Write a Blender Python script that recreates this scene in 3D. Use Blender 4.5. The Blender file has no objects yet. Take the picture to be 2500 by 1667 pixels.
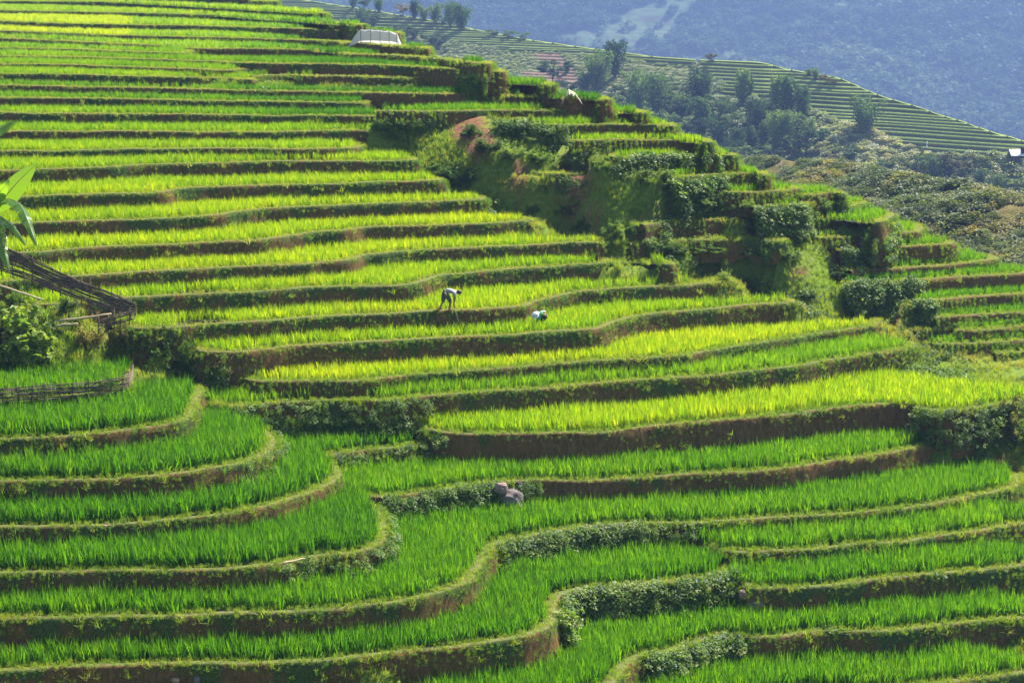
import bpy, bmesh, math, random
import numpy as np
from mathutils import Vector, Matrix, Euler
random.seed(11)
RNG = np.random.default_rng(11)
R = math.radians
scene = bpy.context.scene
COL = scene.collection

# ------------------------------------------------------------------ camera
FPX = 4861.0                      # focal length in source pixels (2500 wide) = 70 mm
HZ = -60.0                        # where the horizon lies, in source pixels
PITCH = math.atan((833.5 - HZ) / FPX)
CAMZ = 30.0
cam_d = bpy.data.cameras.new('camera')
cam_d.lens = 70.0
cam_d.sensor_width = 36.0
cam_d.clip_start = 1.0
cam_d.clip_end = 9000.0
cam = bpy.data.objects.new('camera', cam_d)
COL.objects.link(cam)
cam.location = (0, 0, CAMZ)
cam.rotation_euler = (math.pi / 2 - PITCH, 0, 0)
scene.camera = cam

# ------------------------------------------------------------------ light
SUN_EL, SUN_AZ = R(54), R(47)     # azimuth from +Y (view direction) towards +X
world = bpy.data.worlds.new('World')
scene.world = world
world.use_nodes = True
wn = world.node_tree
sky = wn.nodes.new('ShaderNodeTexSky')
sky.sky_type = 'NISHITA'
sky.sun_disc = False
sky.sun_elevation = SUN_EL
sky.sun_rotation = SUN_AZ
bg = wn.nodes['Background']
wn.links.new(sky.outputs[0], bg.inputs['Color'])
bg.inputs['Strength'].default_value = 0.075
sun_d = bpy.data.lights.new('sun', 'SUN')
sun_d.energy = 5.0
sun_d.angle = R(0.5)
sun_d.color = (1.0, 0.95, 0.86)
sun = bpy.data.objects.new('sun', sun_d)
COL.objects.link(sun)
TOSUN = Vector((math.sin(SUN_AZ) * math.cos(SUN_EL), math.cos(SUN_AZ) * math.cos(SUN_EL), math.sin(SUN_EL)))
sun.rotation_euler = TOSUN.to_track_quat('Z', 'Y').to_euler()
sun.location = (60, 60, 90)
scene.view_settings.view_transform = 'Standard'
scene.view_settings.look = 'None'
scene.view_settings.gamma = 1.0
scene.view_settings.use_curve_mapping = False
scene.view_settings.exposure = 1.5
scene.cycles.max_bounces = 8
scene.cycles.diffuse_bounces = 3
scene.cycles.glossy_bounces = 2
scene.cycles.transmission_bounces = 4
scene.cycles.transparent_max_bounces = 8
scene.cycles.volume_bounces = 0

# ------------------------------------------------------------------ helpers: measuring
SP, CP = math.sin(PITCH), math.cos(PITCH)

def ray(px, py):
    dx = (px - 1250.0) / FPX
    dy = (833.5 - py) / FPX
    return np.array([dx, CP + dy * SP, -SP + dy * CP])       # per unit depth

def on_z(px, py, z):
    r = ray(px, py)
    t = (z - CAMZ) / r[2]
    return np.array([r[0] * t, r[1] * t, z])

def at_s(px, py, s):                                          # s = pixels per metre
    r = ray(px, py) * (FPX / s)
    return np.array([r[0], r[1], CAMZ + r[2]])

def s_def(y):
    return 55.0 + 0.0165 * (y - 755.0)

def z_def(y):
    return at_s(1250, y, s_def(y))[2]

def project(P):
    P = np.asarray(P, float)
    x = P[..., 0]; y = P[..., 1]; z = P[..., 2] - CAMZ
    dep = y * CP - z * SP
    up = y * SP + z * CP
    return 1250 + FPX * x / dep, 833.5 - FPX * up / dep, dep

_ys = np.linspace(-59, 3000, 600)
_tab = np.array([at_s(1250, y, s_def(y)) for y in _ys])
_o = np.argsort(_tab[:, 1])
_FY, _FZ = _tab[_o, 1], _tab[_o, 2]

def F_base(Y):
    return np.interp(Y, _FY, _FZ)

# value noise in numpy
_perm = RNG.random((256, 256))

def vnoise(x, y):
    x = np.asarray(x, float); y = np.asarray(y, float)
    xi = np.floor(x).astype(int); yi = np.floor(y).astype(int)
    fx = x - xi; fy = y - yi
    fx = fx * fx * (3 - 2 * fx); fy = fy * fy * (3 - 2 * fy)
    a = _perm[xi & 255, yi & 255]; b = _perm[(xi + 1) & 255, yi & 255]
    c = _perm[xi & 255, (yi + 1) & 255]; d = _perm[(xi + 1) & 255, (yi + 1) & 255]
    return (a * (1 - fx) + b * fx) * (1 - fy) + (c * (1 - fx) + d * fx) * fy - 0.5

def fbm(x, y, o=4):
    v = 0.0; a = 1.0; f = 1.0
    for k in range(o):
        v = v + a * vnoise(x * f + 17.3 * k, y * f + 5.1 * k)
        a *= 0.5; f *= 2.03
    return v

# ------------------------------------------------------------------ helpers: objects
def tag(o, label=None, cat=None, group=None, kind=None):
    if label: o['label'] = label
    if cat: o['category'] = cat
    if group: o['group'] = group
    if kind: o['kind'] = kind
    return o

def mesh_obj(name, verts, faces, mats=(), parent=None, smooth=False, mat_idx=None, link=True):
    me = bpy.data.meshes.new(name)
    if isinstance(verts, np.ndarray) and isinstance(faces, np.ndarray):
        n = len(verts); m = len(faces); k = faces.shape[1]
        me.vertices.add(n); me.vertices.foreach_set('co', np.ascontiguousarray(verts, dtype=np.float32).ravel())
        me.loops.add(m * k); me.loops.foreach_set('vertex_index', np.ascontiguousarray(faces, dtype=np.int32).ravel())
        me.polygons.add(m)
        me.polygons.foreach_set('loop_start', np.arange(0, m * k, k, dtype=np.int32))
        me.update(calc_edges=True)
    else:
        me.from_pydata([tuple(v) for v in verts], [], [tuple(f) for f in faces])
        me.update()
    for m_ in mats: me.materials.append(m_)
    if mat_idx is not None:
        me.polygons.foreach_set('material_index', np.asarray(mat_idx, dtype=np.int32))
    if smooth:
        me.polygons.foreach_set('use_smooth', np.ones(len(me.polygons), dtype=bool))
    o = bpy.data.objects.new(name, me)
    if link: COL.objects.link(o)
    if parent: o.parent = parent
    return o

def empty(name, loc, rz=0.0):
    o = bpy.data.objects.new(name, None)
    o.location = tuple(loc); o.rotation_euler = (0, 0, rz)
    o.empty_display_size = 0.3
    COL.objects.link(o)
    return o

class MB:
    """collects simple shapes into one mesh"""
    def __init__(self): self.v = []; self.f = []
    def add(self, v, f):
        n = len(self.v); self.v += [tuple(p) for p in v]; self.f += [tuple(i + n for i in q) for q in f]
    def tube(self, pts, rad, n=6, cap=True):
        pts = [Vector(p) for p in pts]
        if not hasattr(rad, '__len__'): rad = [rad] * len(pts)
        vs = []; fs = []
        up = Vector((0, 0, 1))
        for i, p in enumerate(pts):
            d = (pts[min(i + 1, len(pts) - 1)] - pts[max(i - 1, 0)]).normalized()
            a = d.cross(up)
            if a.length < 1e-3: a = d.cross(Vector((1, 0, 0)))
            a.normalize(); b = d.cross(a).normalized()
            for k in range(n):
                t = 2 * math.pi * k / n
                vs.append(p + (a * math.cos(t) + b * math.sin(t)) * rad[i])
        for i in range(len(pts) - 1):
            for k in range(n):
                k2 = (k + 1) % n
                fs.append((i * n + k, i * n + k2, (i + 1) * n + k2, (i + 1) * n + k))
        if cap:
            fs.append(tuple(range(n))[::-1]); fs.append(tuple((len(pts) - 1) * n + k for k in range(n)))
        self.add(vs, fs)
    def box(self, c, s, rz=0.0):
        cx, cy, cz = c; sx, sy, sz = s[0] / 2, s[1] / 2, s[2] / 2
        vs = []
        for dz in (-sz, sz):
            for dx, dy in ((-sx, -sy), (sx, -sy), (sx, sy), (-sx, sy)):
                vs.append((cx + dx * math.cos(rz) - dy * math.sin(rz), cy + dx * math.sin(rz) + dy * math.cos(rz), cz + dz))
        self.add(vs, [(3, 2, 1, 0), (4, 5, 6, 7), (0, 1, 5, 4), (1, 2, 6, 5), (2, 3, 7, 6), (3, 0, 4, 7)])
    def build(self, name, mat, parent=None, smooth=False, link=True):
        return mesh_obj(name, self.v, self.f, [mat], parent, smooth, link=link)

# ------------------------------------------------------------------ materials
def new_mat(name):
    m = bpy.data.materials.new(name); m.use_nodes = True
    nt = m.node_tree
    for n in list(nt.nodes): nt.nodes.remove(n)
    return m, nt

def N(nt, typ, **kw):
    n = nt.nodes.new(typ)
    for k, v in kw.items():
        if k.startswith('i_'):
            n.inputs[k[2:].replace('_', ' ')].default_value = v
        else: setattr(n, k, v)
    return n

def ramp(nt, stops, fac=None):
    n = nt.nodes.new('ShaderNodeValToRGB')
    e = n.color_ramp.elements
    e[0].position, e[0].color = stops[0][0], (*stops[0][1], 1)
    e[1].position, e[1].color = stops[-1][0], (*stops[-1][1], 1)
    for p, c in stops[1:-1]:
        x = e.new(p); x.color = (*c, 1)
    if fac is not None: nt.links.new(fac, n.inputs[0])
    return n

def mixc(nt, a, b, fac, mode='MIX'):
    n = nt.nodes.new('ShaderNodeMix'); n.data_type = 'RGBA'; n.blend_type = mode
    for s, v in ((6, a), (7, b), (0, fac)):
        if isinstance(v, bpy.types.NodeSocket): nt.links.new(v, n.inputs[s])
        elif isinstance(v, (tuple, list)): n.inputs[s].default_value = (*v, 1)
        else: n.inputs[s].default_value = v
    return n.outputs[2]

def math_n(nt, op, a, b=0.0, clamp=False):
    n = nt.nodes.new('ShaderNodeMath'); n.operation = op; n.use_clamp = clamp
    for s, v in ((0, a), (1, b)):
        if isinstance(v, bpy.types.NodeSocket): nt.links.new(v, n.inputs[s])
        else: n.inputs[s].default_value = v
    return n.outputs[0]

def noise(nt, scale, detail=4, rough=0.6, vec=None, dim='3D'):
    n = nt.nodes.new('ShaderNodeTexNoise'); n.noise_dimensions = dim
    n.inputs['Scale'].default_value = scale; n.inputs['Detail'].default_value = detail
    n.inputs['Roughness'].default_value = rough
    if vec is not None: nt.links.new(vec, n.inputs['Vector'])
    return n.outputs['Fac']

def leaf_mat(name, stops, transl=0.5, var=0.22, attr='tint', rough=0.5, tboost=(1.0, 1.0, 0.4), spec=0.3, gain=1.6):
    """stops: colour ramp over the per-instance tint (0..1); blades let light through"""
    m, nt = new_mat(name)
    out = N(nt, 'ShaderNodeOutputMaterial')
    at = N(nt, 'ShaderNodeAttribute', attribute_type='INSTANCER', attribute_name=attr or 'tint')
    oi = N(nt, 'ShaderNodeObjectInfo')
    if attr is None:
        fac = oi.outputs['Random']
    else:
        fac = math_n(nt, 'ADD', at.outputs['Fac'], math_n(nt, 'MULTIPLY', math_n(nt, 'SUBTRACT', oi.outputs['Random'], 0.5), 0.10))
    gi = N(nt, 'ShaderNodeNewGeometry')
    fac = math_n(nt, 'ADD', fac, math_n(nt, 'MULTIPLY', math_n(nt, 'SUBTRACT', gi.outputs['Random Per Island'], 0.5), var))
    rp = ramp(nt, stops, fac)
    pb = N(nt, 'ShaderNodeBsdfPrincipled')
    pb.inputs['Roughness'].default_value = rough
    pb.inputs['Specular IOR Level'].default_value = spec
    nt.links.new(rp.outputs[0], pb.inputs['Base Color'])
    tb = N(nt, 'ShaderNodeBsdfTranslucent')
    tc = mixc(nt, rp.outputs[0], tuple(gain * c for c in tboost), 1.0, 'MULTIPLY')
    nt.links.new(tc, tb.inputs['Color'])
    mx = N(nt, 'ShaderNodeMixShader'); mx.inputs[0].default_value = transl
    nt.links.new(pb.outputs[0], mx.inputs[1]); nt.links.new(tb.outputs[0], mx.inputs[2])
    nt.links.new(mx.outputs[0], out.inputs['Surface'])
    return m

def simple_mat(name, c1, c2=None, scale=8.0, rough=0.8, spec=0.3, bump=0.0, stretch=None, metal=0.0):
    m, nt = new_mat(name)
    out = N(nt, 'ShaderNodeOutputMaterial')
    pb = N(nt, 'ShaderNodeBsdfPrincipled'); pb.inputs['Roughness'].default_value = rough
    pb.inputs['Specular IOR Level'].default_value = spec; pb.inputs['Metallic'].default_value = metal
    tc = N(nt, 'ShaderNodeTexCoord'); vec = tc.outputs['Object']
    if stretch:
        mp = N(nt, 'ShaderNodeMapping'); mp.inputs['Scale'].default_value = stretch
        nt.links.new(vec, mp.inputs['Vector']); vec = mp.outputs[0]
    nf = noise(nt, scale, 5, 0.65, vec)
    rp = ramp(nt, [(0.3, c1), (0.7, c2 or tuple(c * 0.6 for c in c1))], nf)
    nt.links.new(rp.outputs[0], pb.inputs['Base Color'])
    if bump:
        bp = N(nt, 'ShaderNodeBump'); bp.inputs['Strength'].default_value = bump
        bp.inputs['Distance'].default_value = 0.03
        nt.links.new(nf, bp.inputs['Height']); nt.links.new(bp.outputs[0], pb.inputs['Normal'])
    nt.links.new(pb.outputs[0], out.inputs['Surface'])
    return m

# rice: deep green -> yellow green (tint 0..1)
M_RICE = leaf_mat('rice_blade', [(0.0, (0.045, 0.150, 0.003)), (0.3, (0.085, 0.215, 0.003)), (0.65, (0.180, 0.310, 0.003)),
                                 (0.9, (0.300, 0.390, 0.003)), (1.0, (0.400, 0.430, 0.010))], transl=0.55, rough=0.45)
M_GRASS = leaf_mat('bank_grass', [(0.0, (0.040, 0.110, 0.010)), (0.5, (0.125, 0.230, 0.012)), (0.8, (0.240, 0.310, 0.022)),
                                  (1.0, (0.330, 0.300, 0.080))], transl=0.5, rough=0.55)
M_WEED = leaf_mat('broad_weed_leaf', [(0.0, (0.030, 0.080, 0.010)), (0.5, (0.095, 0.180, 0.020)), (0.85, (0.190, 0.280, 0.040)),
                                      (1.0, (0.300, 0.330, 0.110))], transl=0.5, var=0.6, rough=0.55, spec=0.3)

def soil_mat(name, mossy=0.5):
    m, nt = new_mat(name)
    out = N(nt, 'ShaderNodeOutputMaterial')
    pb = N(nt, 'ShaderNodeBsdfPrincipled'); pb.inputs['Roughness'].default_value = 0.92
    pb.inputs['Specular IOR Level'].default_value = 0.075
    geo = N(nt, 'ShaderNodeNewGeometry')
    mp = N(nt, 'ShaderNodeMapping'); mp.inputs['Scale'].default_value = (1, 1, 0.35)
    nt.links.new(geo.outputs['Position'], mp.inputs['Vector'])
    n1 = noise(nt, 1.1, 6, 0.7, mp.outputs[0])
    n2 = noise(nt, 7.0, 5, 0.7, mp.outputs[0])
    n3 = noise(nt, 0.35, 3, 0.5, geo.outputs['Position'])
    soil = ramp(nt, [(0.25, (0.060, 0.040, 0.014)), (0.5, (0.130, 0.080, 0.028)), (0.75, (0.225, 0.135, 0.046))], n2)
    red = mixc(nt, soil.outputs[0], (0.210, 0.100, 0.032), math_n(nt, 'MULTIPLY', math_n(nt, 'SUBTRACT', n3, 0.5, True), 2.2, True))
    at = N(nt, 'ShaderNodeAttribute', attribute_name='wh')
    # moss and low weeds: patchy, more near the lip
    g = math_n(nt, 'ADD', math_n(nt, 'MULTIPLY', n1, 1.6), math_n(nt, 'MULTIPLY', at.outputs['Fac'], -0.45))
    g = math_n(nt, 'ADD', g, math_n(nt, 'MULTIPLY', n2, 0.6))
    g = math_n(nt, 'ADD', g, math_n(nt, 'MULTIPLY', math_n(nt, 'SUBTRACT', n3, 0.5), 1.2))
    g = math_n(nt, 'SUBTRACT', g, 1.35 - mossy * 0.55)
    g = math_n(nt, 'MULTIPLY', g, 5.0, True)
    green = ramp(nt, [(0.3, (0.030, 0.052, 0.012)), (0.7, (0.085, 0.120, 0.028))], noise(nt, 11.0, 3, 0.7, geo.outputs['Position']))
    c = mixc(nt, red, green.outputs[0], g)
    nt.links.new(c, pb.inputs['Base Color'])
    bp = N(nt, 'ShaderNodeBump'); bp.inputs['Strength'].default_value = 0.9; bp.inputs['Distance'].default_value = 0.08
    hh = math_n(nt, 'ADD', n2, math_n(nt, 'MULTIPLY', noise(nt, 22.0, 4, 0.7, geo.outputs['Position']), 0.5))
    nt.links.new(hh, bp.inputs['Height']); nt.links.new(bp.outputs[0], pb.inputs['Normal'])
    nt.links.new(pb.outputs[0], out.inputs['Surface'])
    return m

M_SOIL = soil_mat('earth_wall', 0.72)
M_SOIL_BARE = soil_mat('earth_wall_bare', 0.30)
M_PADDY = simple_mat('paddy_mud', (0.022, 0.036, 0.010), (0.050, 0.042, 0.022), 3.0, 0.7)
M_LIP = simple_mat('lip_turf', (0.085, 0.130, 0.022), (0.130, 0.100, 0.045), 5.0, 0.95, 0.1)

def ground_mat(name):
    m, nt = new_mat(name)
    out = N(nt, 'ShaderNodeOutputMaterial')
    pb = N(nt, 'ShaderNodeBsdfPrincipled'); pb.inputs['Roughness'].default_value = 0.95
    pb.inputs['Specular IOR Level'].default_value = 0.1
    geo = N(nt, 'ShaderNodeNewGeometry')
    n1 = noise(nt, 0.5, 6, 0.65, geo.outputs['Position']); n2 = noise(nt, 6.0, 5, 0.7, geo.outputs['Position'])
    g = ramp(nt, [(0.3, (0.060, 0.110, 0.012)), (0.7, (0.170, 0.230, 0.028))], n2)
    s = ramp(nt, [(0.3, (0.130, 0.062, 0.032)), (0.7, (0.240, 0.120, 0.062))], n2)
    at = N(nt, 'ShaderNodeAttribute', attribute_name='bare')
    c = mixc(nt, g.outputs[0], s.outputs[0], math_n(nt, 'ADD', math_n(nt, 'MULTIPLY', math_n(nt, 'SUBTRACT', n1, 0.60), 8.0, True), at.outputs['Fac'], True))
    nt.links.new(c, pb.inputs['Base Color'])
    bp = N(nt, 'ShaderNodeBump'); bp.inputs['Strength'].default_value = 0.8; bp.inputs['Distance'].default_value = 0.1
    nt.links.new(n2, bp.inputs['Height']); nt.links.new(bp.outputs[0], pb.inputs['Normal'])
    nt.links.new(pb.outputs[0], out.inputs['Surface'])
    return m
M_GROUND = ground_mat('wild_slope')

# ------------------------------------------------------------------ the terrace lips, as surveyed from the photograph
TILE = dict(a=(0, 0), b=(600, 0), c=(1200, 0), d=(1700, 0), e=(0, 400), f=(600, 400), g=(1200, 400), h=(1700, 400),
            i=(0, 800), j=(600, 800), k=(1200, 800), l=(1700, 800), m=(0, 1167), n=(600, 1167), o=(1200, 1167), p=(1700, 1167))

def P(s):
    out = []; t = 'a'
    for w in s.split():
        if w[0].isalpha():
            t = w[0]; w = w[2:]
            if not w: continue
        x, y = w.split(',')
        out.append((TILE[t][0] + float(x) / 2.94, TILE[t][1] + float(y) / 2.94))
    return out

K = 0.9835
# name, points, z below the eye (None = from the hillside), tint, rice height, bare
LIPS = [
 ('U0', 'a: -500,-44 0,-40 800,-30 1500,-8 1700,2 1960,12', None, .75, .30),
 ('U1', 'a: -500,4 0,8 400,12 820,16 1200,30 1540,45 1800,60 b:160,64 340,74 540,98', None, .72, .30),
 ('U2', 'a: -500,64 0,72 200,80 600,88 1000,92 1400,105 1764,118 b:300,128 500,145 700,170 810,182', None, .70, .30),
 ('U3', 'a: -500,140 0,150 400,170 800,178 1200,182 1500,188 1764,198 b:300,205 600,215 800,226 1000,235 1065,240', None, .68, .30),
 ('U4', 'a: -500,210 0,222 390,236 830,256 1160,262 1764,275 b:300,285 640,295 780,318 1000,322 1180,332 1280,350', None, .66, .30),
 ('U5', 'a: -500,262 0,275 400,292 700,308 960,320 1240,334 1340,348 1764,350 b:300,355 640,364 730,388 1000,396 1400,424 1720,458', None, .60, .30),
 ('U6', 'a: -500,332 0,342 400,352 900,372 1320,384 1345,372', None, .55, .30),
 ('U7', 'a: -500,398 0,403 400,408 700,415 1100,428 1500,442 1764,452 b:300,458 700,462 1000,470 1400,490 1810,515', None, .52, .30),
 ('U8', 'a: -500,455 0,460 400,465 800,478 1200,490 1660,507 1720,500', None, .55, .30),
 ('U9R', 'b: 40,546 250,540 420,546 700,548 1000,558 1400,568 1800,578 2060,590 2180,608 2218,635', None, .32, .30),
 ('U9', 'a: -500,525 0,530 500,535 800,545 1200,552 1600,562 1810,574 1850,560', None, .62, .30),
 ('U10', 'a: -500,605 0,612 400,620 800,628 1200,635 1600,645 1764,650 b:400,657 650,661 1000,668 1800,682 2200,690 c: 480,697 620,704 760,703 810,716 828,745', None, .45, .30),
 ('U11', 'a: -500,695 0,700 400,706 800,710 1200,718 1764,728 b:400,734 700,737 850,738 890,720', None, .45, .30),
 ('U12R', 'b: 940,797 1150,799 1500,799 1764,792 c:400,792 800,795 1000,799 1075,812 1098,850', None, .40, .30),
 ('U12', 'a: -500,800 0,808 300,815 700,818 1100,820 1500,825 2000,830 b:400,829 700,832 970,834 1010,850', None, .58, .32),
 ('U13R', 'c: 60,885 300,890 520,898 700,895 1000,895 1200,898 1285,905 1322,965', None, .60, .30),
 ('U13', 'a: -500,943 0,945 500,945 1000,945 1500,948 2000,948 b:300,945 600,938 800,935 1120,935 1190,905', None, .62, .32),
 ('U14R', 'c: 580,1010 820,1005 1100,1003 1350,1005 1500,1006 1540,1022 1560,1075', None, .62, .30),
 ('U14', 'a: -500,1090 0,1085 400,1082 800,1075 1200,1070 1764,1068 b:300,1070 600,1068 800,1058 845,1035', None, .72, .33),
 ('U15R', 'c: 870,1128 1100,1125 1400,1120 1600,1115 1730,1118 1758,1195', None, .60, .30),
 ('U15', 'a: -500,1235 0,1222 300,1215 700,1200 1100,1180 1500,1170 1764,1165 b:300,1160 700,1158 1000,1155 1190,1152 1265,1200', None, .72, .33),
 ('U16R', 'g: 1300,98 1500,84 1620,75 1800,68 1900,66 1955,80 1982,145', None, .50, .30),
 ('U16', 'e: -500,262 0,242 300,232 600,222 1000,210 1150,204 1300,178 1500,165 1764,158 f:300,150 700,142 1000,131 1200,125 1380,119 1432,185', None, .78, .33),
 ('R2', 'h: 180,203 400,205 600,195 700,181 738,180 752,235', 1.00, .42, .30),
 ('R3', 'h: 640,225 740,222 900,216 1000,204 1030,215', 1.00, .50, .30),
 ('R4', 'h: 430,312 600,303 740,292 850,268 970,243 1000,262 1000,300', 1.00, .45, .30),
 ('U17', 'e: -600,455 100,425 500,412 900,400 1300,385 1550,370 1750,340 1900,320 f:300,312 600,302 1000,285 1400,268 1700,253 1770,280', None, .82, .33),
 ('R5', 'h: 960,315 1070,312 1140,292 1222,274 1234,320', 1.00, .50, .30),
 ('R6', 'h: 860,388 1000,383 1150,379 1225,376 1300,420 1380,395 1415,360 1435,410', 1.01, .50, .30),
 ('R7', 'h: 800,525 1020,522 1200,511 1500,493 1590,484 1618,440', 1.02, .45, .30),
 ('U18', 'e: -600,670 280,630 600,605 900,590 1200,578 1500,560 1850,545 f:300,520 490,490 700,478 850,455 1100,448 1400,440 1700,430 1900,415 2035,405 2072,470', None, .85, .34),
 ('R8', 'h: 1020,612 1300,598 1500,592 1700,582 1835,572 1862,650', 1.03, .42, .30),
 ('U19', 'e: -600,880 650,800 900,785 1200,765 1500,748 1764,733 f:336,722 600,705 750,690 850,655 1000,640 1200,620 1500,605 1830,592 2100,580 g:600,565 785,561 815,610', None, .85, .34),
 ('R9', 'h: 1120,768 1300,752 1400,755 1600,740 1900,715 2165,682 2195,722', 1.04, .36, .30),
 ('U20', 'e: 300,1010 960,960 1200,945 1500,930 1764,918 f:200,905 500,885 900,875 1150,868 1280,840 1400,800 1600,780 1900,755 g:300,745 600,725 900,708 1200,695 1262,722 1287,775', None, .75, .34),
 ('R10', 'h: 1080,856 1400,842 1600,832 1900,810 2352,785 2700,760', 1.06, .36, .30),
 ('U21', 'e: 980,1180 1250,1175 1400,1160 1700,1140 2000,1120 f:300,1115 700,1090 1100,1070 1400,1055 1700,1045 2000,1020 2090,985 2250,945 g:600,918 900,895 1200,880 1500,862 1735,846 1782,895', None, .78, .34),
 ('R11', 'h: 1600,985 1800,970 2352,930 2700,905', 1.07, .36, .30),
 ('R12', 'h: 1720,1100 1900,1092 2352,1065 2700,1045', 1.08, .36, .30),
 ('U22', 'e: 1470,1342 1700,1345 2000,1320 f:300,1310 700,1285 1100,1268 1500,1245 2000,1220 g:500,1200 750,1185 900,1130 1100,1085 1400,1055 1700,1030 2000,1005 2160,996 2195,1045', None, .72, .35),
 ('R13', 'h: 1560,1190 1700,1178 1840,1164 1890,1195 2352,1170 2700,1150', 1.09, .38, .30),
 ('U23', 'j: 40,380 100,386 400,380 820,378 1000,360 1200,335 1500,312 1764,295 k:300,268 700,240 1000,222 1400,195 l:0,180 300,130 600,90 900,40 1100,10 1250,-10 1340,-50 1380,-110', None, .88, .35),
 ('R14', 'h: 1700,1295 1960,1290 2200,1276 2352,1265 2700,1240', 1.10, .35, .30),
 ('R15', 'l: 2150,185 2352,172 2700,150', 1.115, .35, .30),
 ('L0', 'i: -800,560 0,528 300,505 700,470 900,430 960,350 990,250 970,180', 16.35, .30, .46),
 ('L1', 'i: -800,850 0,800 200,785 600,765 900,735 1150,700 1320,660 1390,600 1425,500 1450,400 1475,310 1440,240', 16.95, .22, .46),
 ('U24', 'i: 1475,400 1490,520 1600,556 1750,560 j:200,540 600,522 870,518 1000,520 1250,496 1500,478 1764,455 k:400,430 900,385 1200,365 1600,340 1900,310 l:700,285 1000,225 1300,180 1500,150 1595,128 1645,195', None, .55, .40),
 ('U25', 'j: 1270,640 1290,720 1400,745 1764,762 k:400,760 800,745 1200,700 1500,675 l:400,645 700,610 1000,575 1300,550 1470,543 1620,580 1800,600 2100,560 2700,500', None, .78, .42),
 ('L2', 'i: -800,1150 0,1108 400,1092 800,1085 1200,1060 1500,1010 1750,965 1900,900 1965,830 1940,760 1870,715', 18.05, .18, .47),
 ('L3', 'i: -800,1450 0,1432 500,1425 900,1405 1300,1370 1700,1320 2000,1260 2200,1190 2352,1125 j:680,1050 640,990 540,900', 19.15, .15, .47),
 ('U26A', 'j: 225,760 290,870 420,930 700,896 1050,860 1380,818 1450,800 1480,760', 19.1, .22, .42),
 ('U26', 'j: 600,1040 650,1130 760,1212 900,1212 1080,1205 1300,1175 1600,1130 1764,1112 k:350,1098 700,1095 1100,1070 1500,1045 l:500,1025 900,965 1300,910 1600,850 1820,822 1900,780 1880,700', 19.96, .35, .44),
 ('L4', 'm: -800,700 0,682 500,670 900,665 1300,660 1764,640 n:250,612 500,560 750,540 900,500 985,450 1010,380 985,280 930,180', 20.1, .16, .47),
 ('U27', 'm: -800,1035 0,1010 500,1000 900,987 1300,988 1600,972 1764,970 n:300,965 600,945 900,905 1200,860 1500,790 1630,730 1690,620 1750,530 1850,450 2100,402 o:600,360 900,328 1200,320 1450,325 1700,310 2000,285 p:900,265 1300,235 1700,190 1900,150 2200,88 2300,50 2320,-30', 21.1, .30, .47),
 ('U28', 'o: 1560,430 1580,490 1750,528 2000,523 2200,515 p:800,515 1100,475 1500,455 1700,420 2000,385 2352,330 2700,290', 21.75, .32, .46),
 ('L6', 'm: -800,1410 0,1385 400,1357 800,1345 1100,1332 1600,1330 1764,1334 n:400,1315 800,1290 1200,1240 1600,1200 1900,1150 2130,1095 o:420,1060 470,980 450,900 520,835 700,792 900,777 1200,745 1500,715 1670,690 1730,640 1740,570', 22.25, .20, .48),
 ('U29', 'o: 1735,600 1745,710 1860,784 2000,785 p:900,775 1300,730 1700,690 2000,665 2352,625 2700,580', 22.45, .30, .46),
 ('U30', 'm: -900,1850 1500,1830 n:400,1800 1400,1700 1900,1640 o:700,1560 860,1500 930,1420 1000,1330 1080,1280 1250,1255 1450,1190 1700,1132 1850,1145 2100,1135 p:700,1120 1000,1100 1300,1105 1600,1080 1900,1040 2352,1000 2700,960', 23.6, .28, .48),
 ('G0', 'c: 300,1232 460,1246 640,1236', 10.0, .55, .30),
 ('G1', 'g: 1090,438 1350,410 1600,400 1795,396', 12.1, .50, .30),
 ('G2', 'g: 990,572 1200,562 1600,547 1900,542 2080,552', 12.98, .45, .30),
 ('U31', 'o: -200,1900 500,1800 1200,1650 p:300,1560 800,1520 1500,1500 1900,1450 2352,1400 2700,1370', 24.7, .28, .46),
]

def catmull(pts, step):
    pts = [np.asarray(p, float) for p in pts]
    ext = [2 * pts[0] - pts[1]] + pts + [2 * pts[-1] - pts[-2]]
    out = []
    for i in range(1, len(ext) - 2):
        p0, p1, p2, p3 = ext[i - 1:i + 3]
        L = np.linalg.norm(p2 - p1)
        # centripetal parametrisation keeps sharp corners from looping
        t0 = 0; t1 = t0 + max(np.linalg.norm(p1 - p0), 1e-4) ** .5
        t2 = t1 + max(L, 1e-4) ** .5; t3 = t2 + max(np.linalg.norm(p3 - p2), 1e-4) ** .5
        n = max(2, int(L / step))
        for t in np.linspace(t1, t2, n, endpoint=False):
            A1 = (t1 - t) / (t1 - t0) * p0 + (t - t0) / (t1 - t0) * p1
            A2 = (t2 - t) / (t2 - t1) * p1 + (t - t1) / (t2 - t1) * p2
            A3 = (t3 - t) / (t3 - t2) * p2 + (t - t2) / (t3 - t2) * p3
            B1 = (t2 - t) / (t2 - t0) * A1 + (t - t0) / (t2 - t0) * A2
            B2 = (t3 - t) / (t3 - t1) * A2 + (t - t1) / (t3 - t1) * A3
            out.append((t2 - t) / (t2 - t1) * B1 + (t - t1) / (t2 - t1) * B2)
    out.append(pts[-1])
    return np.array(out)

def resample(c, step):
    d = np.r_[0, np.cumsum(np.linalg.norm(np.diff(c, axis=0), axis=1))]
    n = max(3, int(d[-1] / step) + 1)
    t = np.linspace(0, d[-1], n)
    return np.stack([np.interp(t, d, c[:, k]) for k in range(c.shape[1])], 1)

RIDGE = np.array([-0.85, 0.53])
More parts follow.
